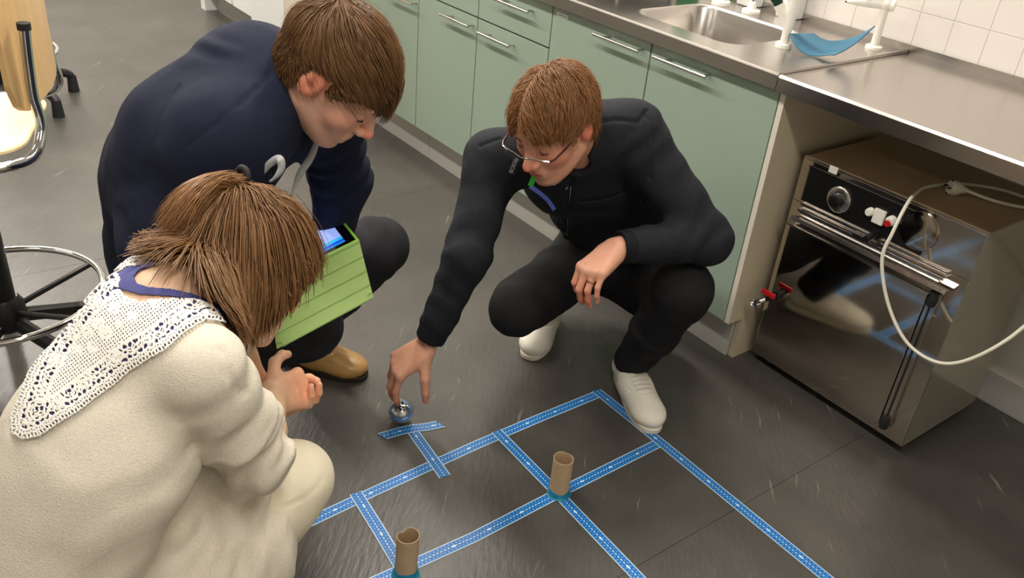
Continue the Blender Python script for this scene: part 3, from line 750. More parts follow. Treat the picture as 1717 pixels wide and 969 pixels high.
# ---------------------------------------------------------------- hand
def rot_about(v, ax, a):
    ax = nrm(ax); return v * math.cos(a) + np.cross(ax, v) * math.sin(a) + ax * np.dot(ax, v) * (1 - math.cos(a))
TIPS = []
def hand(F, Wp, D, N, side, curls, thumb, sc=1., splay=(.10, .02, -.06, -.14), k=.0035):
    """side +1 right hand, -1 left hand; curls in degrees for index..little; thumb = three directions in (D, S, N)"""
    D = nrm(D); N = np.asarray(N, float); N = nrm(N - D * N.dot(D)); S = np.cross(N, D) * side
    Wp = np.asarray(Wp, float)
    pt = lambda d, s_, n_: Wp + sc * (D * d + S * s_ + N * n_)
    base = [(.090, .031), (.094, .0105), (.089, -.0105), (.080, -.030)]
    L = [(.044, .027, .021), (.049, .031, .022), (.045, .029, .022), (.035, .021, .019)]
    R = [.0096, .0098, .0092, .0080]
    for i in range(4):
        b = pt(base[i][0], base[i][1], 0)
        F.add(cone(pt(.004, base[i][1] * .55, -.002), b, .0155 * sc, .0112 * sc), .016)
    F.add(cone(pt(.02, -.018, -.010), pt(.065, -.022, -.012), .013 * sc, .011 * sc), .014)
    F.add(cone(pt(.02, .018, -.010), pt(.06, .022, -.010), .014 * sc, .011 * sc), .014)
    for i in range(4):
        p = pt(base[i][0], base[i][1], 0); d = rot_about(D, N, splay[i] * side); ax = np.cross(d, N); a = 0; r = R[i] * sc
        for q in range(3):
            a += math.radians(curls[i][q]); dd = rot_about(d, ax, -a); e = p + dd * L[i][q] * sc
            F.add(cone(p, e, r, r * .9), .008 if q == 0 else k); p = e; r *= .9
        TIPS.append((p, dd, rot_about(N, ax, -a)))
    p = pt(.022, .026, -.010); r = .0135 * sc
    for q, (l_, t_) in enumerate(zip((.044, .034, .027), thumb)):
        dd = nrm(D * t_[0] + S * t_[1] + N * t_[2]); e = p + dd * l_ * sc
        F.add(cone(p, e, r, r * .86), .014 if q == 0 else .005); p = e; r *= .86
    TIPS.append((p, dd, N))
    return S
def slay(F, pts, rad, k=.02, **kw):          # chain of tapering limbs
    for (a, b), (ra, rb) in zip(zip(pts, pts[1:]), zip(rad, rad[1:])): F.add(cone(a, b, ra, rb, **kw), k)
def shoe(parent, heel, toe, m_up, m_sole, m_lace, L=.29, lift=0., lacing=True, h=.0036):
    """heel and toe are floor points; lift raises the heel"""
    heel, toe = A3(*heel), A3(*toe); X = toe - heel; X[2] = 0; X = nrm(X); Y = np.cross((0, 0, 1), X)
    s = L / .29; F = Fld()
    F.add(cone((.045, 0, .048), (.13, 0, .045), .034, .036), .02)
    F.add(cone((.045, 0, .06), (.075, 0, .085), .033, .034), .02)
    F.add(cone((.13, 0, .045), (.225, .004, .030), .037, .037, flat=(np.array((0, 0, 1.)), .75)), .03)
    F.add(ell((.222, .004, .032), (.064, .047, .030)), .02)
    F.add(ell((.15, 0, .048), (.07, .038, .034)), .03)
    F.sub(halfspace((0, 0, .011), (0, 0, 1), (-.1, -.2, -.1), (.4, .2, .02)), .002)
    F.sub(cone((.066, 0, .085), (.08, 0, .16), .027, .034), .006)
    F.sub(halfspace((.03, 0, .085), (.25, 0, -1), (-.1, -.1, .07), (.3, .1, .2)), .004)
    V, Q = F.mesh(h); V = relax(V, Q, 2); N = vnormals(V, Q)
    bv = BVHTree.FromPolygons(V.tolist(), Q.tolist())
    def top(x, y, up_=0.):
        h = bv.ray_cast(Vector((x, y, .2)), Vector((0, 0, -1))); return (x, y, (h[0].z if h[0] else .05) + up_)
    V = seam(V, N, [top(.160, -.040), top(.180, -.034), top(.196, -.022), top(.202, 0), top(.196, .022), top(.180, .034), top(.160, .040)], .0030, .0022)
    for q in (-1, 1): V = seam(V, N, [top(.196, q * .020), top(.17, q * .024), top(.13, q * .026), top(.10, q * .026)], .0022, .0018)
    def tr(V):
        V = np.asarray(V, float) * s; z = V[:, 2] + lift * np.clip((.2 * s - V[:, 0]) / (.2 * s), 0, 1) ** 1.2
        return heel + V[:, :1] * X + V[:, 1:2] * Y + z[:, None] * A3(0, 0, 1)
    up = np_mesh('shoe', tr(V), Q, m_up, parent)
    # sole: outline, extruded
    out = []
    for k in range(48):
        a = math.tau * k / 48; cx = math.cos(a)
        x = .144 + .1415 * math.copysign(abs(cx) ** .86, cx); wv = .036 + .012 * sstep(.10, .22, np.array(x))
        out.append((x, wv * math.copysign(abs(math.sin(a)) ** .75, math.sin(a)) + .003))
    rings = [(z, i_) for z, i_ in ((.0, .97), (.003, 1.), (.0150, 1.005), (.0175, .985), (.0175, .8))]
    VV = [((x - .145) * i_ + .145, y * i_, z) for z, i_ in rings for x, y in out]; n = 48
    FF = [(r_ * n + k, r_ * n + (k + 1) % n, (r_ + 1) * n + (k + 1) % n, (r_ + 1) * n + k) for r_ in range(4) for k in range(n)] + [tuple(range(n))[::-1], tuple(4 * n + k for k in range(n))]
    mesh_obj('sole', tr(np.array(VV)), FF, m_sole, up, smooth=False)
    if lacing:
        for k in range(5):
            x = .186 - k * .0145
            pts = tr(np.array([top(x, -.022, -.001), top(x + .002, -.016, .002), top(x + .003, 0, .0022), top(x + .002, .016, .002), top(x, .022, -.001)]))
            MB().tube([tuple(p) for p in pts], .0024, 6).build('lace', m_lace, up, smooth=True)
        pts = tr(np.array([top(.125, .02, .002), (.118, .036, .075), (.122, .043, .055), (.128, .048, .04)])); MB().tube([tuple(p) for p in pts], .0018, 6).build('lace', m_lace, up, smooth=True)
    return up
# ================================================================ PEOPLE
from mathutils.bvhtree import BVHTree
mat('skin', srgb(214, 160, 132), .46, attr=True, sss=.12, var=.05, vscale=60, bump=.05, bscale=350)
mat('hair', srgb(110, 74, 40), .42, attr=True, spec=.4); mat('hair_base', srgb(110, 74, 40), .95, attr=True, spec=.05)
mat('jacket_dark', srgb(33, 35, 40), .82, var=.12, vscale=90, bump=.12, bscale=700, spec=.25)
mat('rib_dark', srgb(26, 28, 32), .85, bump=.25, bscale=500, stretch=(1, 1, 1), spec=.2)
mat('jeans_black', srgb(33, 33, 35), .85, var=.15, vscale=25, bump=.15, bscale=800, spec=.2)
mat('jeans_charcoal', srgb(40, 40, 43), .85, var=.18, vscale=18, bump=.15, bscale=800, spec=.2)
mat('navy_knit', srgb(25, 30, 50), .85, var=.08, vscale=120, bump=.15, bscale=700, spec=.25)
mat('black_cloth', srgb(16, 16, 20), .85, bump=.1, bscale=500, spec=.2)
mat('shirt_blue', srgb(150, 160, 190), .7)
mat('cream_knit', srgb(215, 207, 191), .88, var=.06, vscale=260, bump=.35, bscale=420, spec=.2)
mat('cream_cotton', srgb(226, 218, 194), .75, var=.03, vscale=20, bump=.05, bscale=600, spec=.25)
mat('shoelace', srgb(204, 198, 184), .8); mat('lace_white', srgb(240, 236, 228), .8, bump=.3, bscale=600)
mat('violet_cotton', srgb(78, 80, 138), .8, bump=.1, bscale=500)
mat('leather_white', srgb(232, 228, 214), .5, var=.05, vscale=20, bump=.04, bscale=250)
mat('sole_white', srgb(224, 218, 202), .55)
mat('leather_tan', srgb(176, 138, 84), .34, var=.12, vscale=14, bump=.05, bscale=200)
mat('sole_dark', srgb(40, 32, 26), .6)
mat('lace_tan', srgb(110, 84, 52), .7)
mat('gold', srgb(220, 190, 140), .15, 1.)
mat('lanyard_grey', srgb(176, 178, 180), .6)
mat('lanyard_green', srgb(60, 190, 60), .5)
mat('lanyard_blue', srgb(70, 90, 170), .5)
mat('frame_red', srgb(60, 22, 22), .25)
mat('lens', (1, 1, 1, 1), .02, trans=1., ior=1.05)
mat('brow', srgb(96, 66, 42), .8)
mat('lash', srgb(46, 32, 26), .8)
HAIR1, HAIR2, HAIRW = srgb(112, 80, 50), srgb(134, 92, 56), srgb(116, 82, 50)
HAIRW = srgb(128, 92, 58)
SK1, SK2, SKW = srgb(232, 182, 158), srgb(214, 158, 132), srgb(236, 194, 160)
def clothed(name, F, m, parent, specs=(), h=.0065, base=.0022, bscale=14, zmin=None, grooves=(), rel=2, fine=()):
    V, Q = F.mesh(h, fine, zmin); V = relax(V, Q, rel); N = vnormals(V, Q)
    if base or specs: V = folds(V, N, specs, base, bscale)
    if zmin is not None: V[:, 2] = np.maximum(V[:, 2], zmin)
    if grooves:
        bv = BVHTree.FromPolygons(V.tolist(), Q.tolist()); N = vnormals(V, Q)
        for g in grooves:
            pts = [cast(bv, *p)[0] for p in g[0]]; pts = [p for p in pts if p is not None]
            if len(pts) > 1: V = seam(V, N, pts, g[1], g[2])
    o = np_mesh(name, V, Q, m, parent)
    return o, V, Q
def cast(bv, x, y):
    d = nrm(P(x, y, 1.) - CAM); h = bv.ray_cast(Vector(CAM), Vector(d))
    return (np.array(h[0]), np.array(h[1])) if h[0] is not None else (None, None)
def body(person, F, heads, base, fine, h=.009, redtips=.5):
    V, Q = F.mesh(h, fine); V = relax(V, Q, 1, .4)
    C = heads.color(V, base)
    for p, d, n in TIPS:
        w_ = (sstep(.085, .0, np.linalg.norm(V - p, axis=1)) * redtips)[:, None]; C = C * (1 - w_) + w_ * C * np.array((1.03, .74, .68))
        nd = np.linalg.norm(V - (p - d * .0 + n * .007), axis=1); w_ = (sstep(.0075, .004, nd) * .55)[:, None]; C = C * (1 - w_) + w_ * np.array(srgb(238, 196, 182)[:3])
    TIPS.clear(); np_mesh('body', V, Q, 'skin', person, col=C)
    return V, Q
def fbox(c, r, h): c = np.asarray(c); return (c - r, c + r, h)
def hair_mesh(person, hd, scal, sets, cap=None):
    Vs, Qs, Cs, n = [], [], [], 0
    for V, Q, C in sets: Vs.append(V); Qs.append(Q + n); Cs.append(C); n += len(V)
    o = np_mesh('hair', np.concatenate(Vs), np.concatenate(Qs), 'hair', person, col=np.concatenate(Cs))
    if cap: np_mesh('under_hair', cap[0], cap[1], 'hair_base', person, col=cap[2])
    return o
def hair_cap(hd, okf, thick, colr):
    """the closed under-layer of the hair, shaped to the scalp"""
    F = hd.scalp(); V, Q = F.mesh(.005)
    q = hd.loc(V); t = okf(q)
    N = vnormals(V, Q); V2 = V + N * (thick * sstep(-.012, .012, t) - .006 * sstep(.004, -.012, t))[:, None]
    keep = (t[Q] > -.02).any(1); Q = Q[keep]
    C = np.tile(np.array(colr[:3]) * .7, (len(V2), 1))
    return V2, Q, C

# ---------------------------------------------------------------- MAN IN THE DARK JACKET (squatting, right)
def man_jacket():
    J = dict(neck=P(965, 225, 2.1), shR=P(828, 268, 2.22), shL=P(1060, 222, 2.1), elR=P(783, 430, 2.2), wrR=P(722, 566, 2.3), elL=P(1188, 402, 2.14), wrL=P(1040, 414, 2.06),
             knL=P(1148, 486, 2.2), ankL=A3(-1.405, 1.64, .09), hipL=A3(-1.5, 1.78, .29), hipR=A3(-1.7, 1.73, .31), knR=P(862, 520, 2.37), ankR=A3(-1.76, 1.69, .17))
    per = empty('person', (-1.55, 1.6, 0)); tag(per, 'squatting person in dark zip jacket, white sneakers and glasses, hand on a ball', 'person')
    inv = Matrix.Translation((1.55, -1.6, 0)); per.matrix_world = Matrix.Translation((-1.55, 1.6, 0))
    hd = Head(P(929, 206, 1.97), orth(RM @ A3(-.607, .698, -.381), RM @ A3(-.242, -.619, -.748)), 1.05)
    Lv = nrm(J['shL'] - J['shR'])
    sp = [A3(-1.60, 1.745, .36), A3(-1.58, 1.64, .52), A3(-1.54, 1.50, .68), lerp(J['neck'], A3(-1.54, 1.50, .68), .3)]
    def N_(a, b): return nrm(np.cross(Lv, nrm(b - a)))
    tips0 = len(TIPS)
    F = Fld()
    for a, b, ra, rb in zip(sp, sp[1:], (.14, .125, .145), (.125, .145, .115)): F.add(cone(a, b, ra, rb, flat=(N_(a, b), .66)), .05)
    for s in 'LR':
        slay(F, [lerp(sp[3], J['sh' + s], .3), J['sh' + s], J['el' + s], J['wr' + s]], [.05, .05, .038, .026], .03)
        slay(F, [J['hip' + s], J['kn' + s], J['ank' + s]], [.075, .05, .036], .03)
    hd.build(F, lerp(J['neck'], sp[3], .3), (.056, .062))
    W = J['wrR'] + (J['wrR'] - J['elR']) * .10
    K = P(636, 635, 2.32); Dv = nrm(K - W); Nv = RM @ A3(-.26, -.55, -.79)
    S = hand(F, W, Dv, Nv, 1, [(40, 18, 10), (42, 20, 10), (46, 20, 12), (50, 22, 14)], [(.55, .65, -.40), (.55, .40, -.70), (.50, .15, -.85)], 1.14, splay=(.16, .02, -.08, -.16))
    WL = J['wrL'] + nrm(J['wrL'] - J['elL']) * .012
    KL = P(983, 462, 2.02); DL = nrm(KL - WL); NL = RM @ A3(-.55, -.25, -.8)
    hand(F, WL, DL, NL, -1, [(50, 40, 22), (46, 38, 20), (42, 34, 18), (34, 30, 16)], [(.8, .5, -.5), (.9, .1, -.5), (.9, -.1, -.4)], 1.0)
    body(per, F, hd, SK2, [fbox(hd.o, .14, .0034), fbox(K, .09, .0036), fbox(KL, .09, .0036)])
    # jacket
    T = Fld()
    for a, b, ra, rb in zip(sp, sp[1:], (.155, .155, .178), (.155, .178, .14)): T.add(cone(a, b, ra, rb, flat=(N_(a, b), .68)), .05)
    for s in 'LR':
        T.add(cone(lerp(sp[3], J['sh' + s], .25), J['sh' + s], .078, .068), .05)
        slay(T, [J['sh' + s], J['el' + s]], [.069, .057], .045)
        e, w_ = J['el' + s], J['wr' + s]; T.add(cone(e, lerp(e, w_, .78), .057, .046), .03)
        T.add(cone(lerp(e, w_, .74), w_, .041, .040, cap=True), .006)
    cu = nrm(hd.W(0, -.01, -.05) - J['neck'])
    T.add(cone(J['neck'] - cu * .03, J['neck'] + cu * .042, .082, .070, cap=True), .012)
    T.sub(cone(J['neck'] - cu * .01, J['neck'] + cu * .10, .064, .064), .006)
    T.sub(cone(J['neck'] + N_(sp[2], sp[3]) * .055 - cu * .03, J['neck'] + N_(sp[2], sp[3]) * .12 + cu * .06, .022, .045), .012)
    sl = A3(3, 2, 4)
    gr = [([(1000, 205), (1030, 200), (1070, 205), (1085, 185)], .006, .0045), ([(1082, 190), (1098, 235), (1090, 300), (1080, 340)], .006, .0045), ([(805, 245), (838, 232)], .005, .0045),
          ([(975, 338), (1010, 335), (1048, 322)], .006, .004), ([(845, 345), (890, 348), (930, 362)], .006, .004), ([(958, 300), (952, 350), (950, 400), (950, 440)], .006, .006), ([(938, 320), (938, 380), (935, 430)], .004, .003)]
    o, V, Q = clothed('jacket', T, 'jacket_dark', per, [(J['shL'], J['elL'], 4.5, .0045, .11, sl), (J['elL'], J['wrL'], 4, .004, .08, sl), (J['elR'], J['wrR'], 4.5, .0022, .08, A3(6, -9, 5)),
              (J['shR'], J['elR'], 3.5, .0035, .09, sl), (sp[0], sp[2], 3, .006, .25, A3(2, 2, 0))], grooves=gr, h=.0046)
    bv = BVHTree.FromPolygons(V.tolist(), Q.tolist())
    for s, nm in (('R', 'cuff'), ('L', 'cuff')):
        e, w_ = J['el' + s], J['wr' + s]; G = Fld().add(cone(lerp(e, w_, .745), lerp(e, w_, 1.015), .0425, .0405, cap=True), .004)
        G.sub(cone(lerp(e, w_, .99), lerp(e, w_, 1.06), .034, .034, cap=True), .002)
        clothed('cuff', G, 'rib_dark', o, h=.004, base=.0006, bscale=60)
    # zip, stud, maker's tag
    pts = [cast(bv, *p) for p in ((958, 312), (954, 350), (951, 395), (951, 430))]; pts = [p + n * .001 for p, n in pts if p is not None]
    if len(pts) > 2: MB().tube(bez(pts, 5), .0012, 6).build('zip', 'steel_edge', o, smooth=True)
    p, n = cast(bv, 952, 315)
    if p is not None: MB().lathe([(.0062, 0), (.0062, .002), (.004, .003)], tuple(p), tuple(n), 16).build('stud', 'brushed', o, smooth=True)
    p, n = cast(bv, 862, 277)
    if p is not None:
        q0, _ = cast(bv, 868, 262); q1, _ = cast(bv, 854, 296)
        xd = nrm((q0 if q0 is not None else p + A3(0, 0, .01)) - (q1 if q1 is not None else p)); yd = np.cross(n, xd)
        mat('tag_grey', srgb(72, 76, 84), .7)
        c4 = [p + n * .0018 + xd * a * .024 + yd * b * .011 for a, b in ((-1, -1), (1, -1), (1, 1), (-1, 1))]
        tg = mesh_obj('maker_tag', c4 + [c - n * .006 for c in c4], [(0, 1, 2, 3), (7, 6, 5, 4), (0, 4, 5, 1), (1, 5, 6, 2), (2, 6, 7, 3), (3, 7, 4, 0)], 'jacket_dark', o)
        cu_ = bpy.data.curves.new('lettering', 'FONT'); cu_.body = 'BOSSH'; cu_.size = .0145; cu_.align_x = 'CENTER'; cu_.align_y = 'CENTER'; cu_.extrude = .0003
        tmp = bpy.data.objects.new('tmp', cu_); COL.objects.link(tmp); dg = bpy.context.evaluated_depsgraph_get(); me = bpy.data.meshes.new_from_object(tmp.evaluated_get(dg))
        bpy.data.objects.remove(tmp); me.materials.clear(); me.materials.append(MAT['lanyard_grey'])
        R3 = Matrix([xd, yd, n]).transposed().to_4x4(); R3.translation = Vector(p + n * .0022); me.transform(R3)
        lt = bpy.data.objects.new('lettering', me); COL.objects.link(lt); lt.parent = tg
    # jeans
    G = Fld()
    G.add(cone(J['hipL'], J['hipR'], .125, .125), .05); G.add(cone(sp[0], sp[1], .14, .13, flat=(N_(sp[0], sp[1]), .7)), .06)
    for s in 'LR':
        G.add(cone(J['hip' + s], lerp(J['hip' + s], J['kn' + s], .93), .105, .078), .05)
        G.add(cone(J['kn' + s], lerp(J['kn' + s], J['ank' + s], .55), .070, .068), .03)
        G.add(cone(lerp(J['kn' + s], J['ank' + s], .5), lerp(J['kn' + s], J['ank' + s], 1.02), .067, .054, cap=True), .02)
    clothed('jeans', G, 'jeans_black', per, [(J['hipL'], J['knL'], 4, .006, .12, sl), (J['knL'], J['ankL'], 5, .0035, .085, A3(4, 0, 3)), (J['hipR'], J['knR'], 3.5, .006, .12, sl), (J['knR'], J['ankR'], 4, .004, .1, sl)], h=.0065, zmin=.02,
            grooves=[([(1098, 478), (1112, 492), (1125, 500)], .003, .0025)])
    shoe(per, (-1.475, 1.662, 0), (-1.19, 1.54, 0), 'leather_white', 'sole_white', 'shoelace', .305, h=.0020)
    shoe(per, (-1.83, 1.70, 0), (-1.66, 1.45, 0), 'leather_white', 'sole_white', 'leather_white', .305, lift=.06)
    # shirt collar, lanyard
    sc_ = hd
    nk = J['neck']; fn = N_(sp[2], sp[3])
    c0 = hd.W(0, .03, -.13)
    pts = [cast(bv, *p) for p in ((893, 311), (908, 316), (922, 328), (932, 345))]
    pts = [p + n * .003 for p, n in pts if p is not None]
    a = P(897, 293, 2.0); b = P(889, 312, 2.02)
    side = nrm(np.cross(b - a, P(890, 300, 1.) - CAM)) * .006; th = nrm(CAM - a) * .002
    vv = [a - side, a + side, b + side, b - side]; vv = vv + [v - th for v in vv]
    bx = [(0, 1, 2, 3), (7, 6, 5, 4), (0, 4, 5, 1), (1, 5, 6, 2), (2, 6, 7, 3), (3, 7, 4, 0)]
    lan = empty('lanyard', tuple(b)); tag(lan, 'green and blue lanyard strap hanging under the chin of the person with glasses', 'lanyard')
    lan.matrix_world = Matrix.Translation(Vector(b))
    mesh_obj('green_strap', [v - b for v in vv], bx, 'lanyard_green', lan)
    pp = bez([b, P(900, 320, 2.03), P(917, 334, 2.06), P(930, 352, 2.09)], 5); VV, FF = [], []
    for i, p in enumerate(pp):
        t_ = pp[min(i + 1, len(pp) - 1)] - pp[max(i - 1, 0)]; sd = nrm(np.cross(t_, CAM - p)) * .005
        VV += [p - sd - b, p + sd - b]
        if i: FF.append((2 * i - 2, 2 * i - 1, 2 * i + 1, 2 * i))
    o2 = mesh_obj('blue_strap', VV, FF, 'lanyard_blue', lan); md = o2.modifiers.new('s', 'SOLIDIFY'); md.thickness = .0015
    cpts = [P(925, 296, 2.045), P(945, 292, 2.05), P(940, 305, 2.05), P(928, 312, 2.055)]
    mesh_obj('shirt_collar', cpts + [p - nrm(CAM - p) * .004 for p in cpts], bx, 'shirt_blue', per)
    # hair
    scal = hd.scalp()
    def okf(q):
        l, f, u = q[:, 0], q[:, 1], q[:, 2]
        front = u - (.052 - .1 * np.maximum(np.abs(l) - .045, 0)); sidel = u - (.012 + .0 * f); sb = u - (-.012)
        back = u - (-.040)
        t = np.where(f > .045, front, np.where(f > .012, u - (.0 + (f - .012) * 1.5), np.where(f > -.042, u - (.034 - .3 * np.maximum(-f - .02, 0) * 2), back)))
        return t
    part = .022
    def flow(p, t):
        q = hd.loc(p); l, f, u = q[:, 0], q[:, 1], q[:, 2]
        c = np.stack([l + part, f + .055, u - .09], 1)
        d = c.copy(); d[:, 2] *= .6
        top = sstep(-.05, .0, f)
        d[:, 0] += top * np.where(l > -part, .09, -.10); d[:, 1] += top * .04; d[:, 2] -= .012
        d /= np.linalg.norm(d, axis=1, keepdims=True) + 1e-9; d += .28 * np.stack([noise(p + 7 * i, 40) for i in range(3)], 1)
        d /= np.linalg.norm(d, axis=1, keepdims=True) + 1e-9
        return d @ hd.M
    r = np.concatenate([scalp_roots(hd, scal, 8500, lambda q: okf(q) > 0), scalp_roots(hd, scal, 1200, lambda q: np.hypot(q[:, 0] + part, q[:, 1] + .055) < .03)])
    q = hd.loc(r); topf = sstep(.02, .08, q[:, 2]); ln = .0042 + .0042 * topf * (.5 + .5 * RNG.rand(len(r)))
    S1 = strands(hd, scal, r, 6, ln * 7 / 6, flow, .017, .0012, 'hair', 'hair', per, HAIR2, .30)
    r = scalp_roots(hd, scal, 1500, lambda q: (np.hypot(q[:, 0] + part, q[:, 1] + .055) < .022) | ((np.abs(q[:, 0] + part) < .008) & (q[:, 1] > -.06) & (q[:, 2] > .06)))
    S4 = strands(hd, scal, r, 6, .0045 + .003 * RNG.rand(len(r)), flow, .015, .0010, 'hair', 'hair', per, HAIR2, .3, raise0=.75)
    r = scalp_roots(hd, scal, 1100, lambda q: (okf(q) > .0)); ln = .005 + .004 * RNG.rand(len(r))
    S2 = strands(hd, scal, r, 6, ln * 7 / 6, flow, .024, .0006, 'hair', 'hair', per, HAIR2, .3, press=.3)
    hair_mesh(per, hd, scal, [S1, S2, S4], hair_cap(hd, okf, .008, HAIR2))
    # eyebrows, eyelashes
    for s in (-1, 1):
        MB().tube([tuple(hd.W(s * l, f, u)) for l, f, u in ((.014, .0895, .018), (.028, .0885, .022), (.044, .079, .019))], .0028, 6).build('eyebrow', 'brow', per, smooth=True)
        MB().tube([tuple(hd.W(s * l, f, u)) for l, f, u in ((.018, .0815, -.0065), (.031, .086, -.0085), (.043, .080, -.006))], .0011, 5).build('eyelash', 'lash', per, smooth=True)
    # glasses
    gl = empty('glasses', tuple(hd.W(0, .11, -.005))); tag(gl, 'thin half-rim glasses with dark red temples worn by the jacketed person', 'glasses'); gl.matrix_world = Matrix.Translation(Vector(hd.W(0, .11, -.005)))
    g0 = hd.W(0, .11, -.005); h_ = lambda l, f, u: tuple(hd.W(l, f, u) - g0)
    for s in (-1, 1):
        top = [(s * .009, .1135, -.004), (s * .018, .1135, .001), (s * .034, .112, .0025), (s * .052, .108, .001), (s * .064, .102, -.002)]
        MB().tube([h_(*p) for p in top], .0017, 6).build('rim', 'chrome', gl, smooth=True)
        low = [(s * .064, .102, -.004), (s * .060, .103, -.02), (s * .045, .107, -.029), (s * .025, .110, -.028), (s * .012, .112, -.018)]
        allp = [h_(*p) for p in top + low]; n = len(allp)
        b_ = [tuple(np.array(p) - hd.M[1] * .0012) for p in allp]
        mesh_obj('lens', allp + b_, [tuple(range(n)), tuple(range(2 * n - 1, n - 1, -1))] + [(i, n + i, n + (i + 1) % n, (i + 1) % n) for i in range(n)], 'lens', gl)
        MB().tube([h_(*p) for p in ((s * .064, .102, -.002), (s * .071, .093, -.001), (s * .076, .05, .002), (s * .079, .0, .006), (s * .079, -.02, .0))], .0024, 6).build('temple', 'frame_red', gl, smooth=True)
    MB().tube([h_(*p) for p in ((-.009, .1135, -.004), (0, .116, -.002), (.009, .1135, -.004))], .0015, 6).build('bridge', 'chrome', gl, smooth=True)
    # ring
    b = WL
    S_ = np.cross(nrm(NL - DL * NL.dot(DL)), DL) * -1
    pr = WL + DL * .089 + S_ * -.0105; dd = rot_about(DL, nrm(NL - DL * NL.dot(DL)), .06); axn = np.cross(dd, nrm(NL - DL * NL.dot(DL))); dd = rot_about(dd, axn, -math.radians(42))
    c = pr + dd * .022; a1 = nrm(np.cross(dd, A3(.3, .5, .7))); b1 = np.cross(dd, a1)
    rg = MB().tube([tuple(c + (a1 * math.cos(k * math.tau / 24) + b1 * math.sin(k * math.tau / 24)) * .0104) for k in range(24)], .0017, 8, closed=True).build('finger_ring', 'gold', None, smooth=True)
    tag(rg, 'thin gold ring on the hand hanging over the knee', 'ring')
    for ch in list(per.children): ch.matrix_parent_inverse = inv
    for g in (gl, lan): pass
    return J

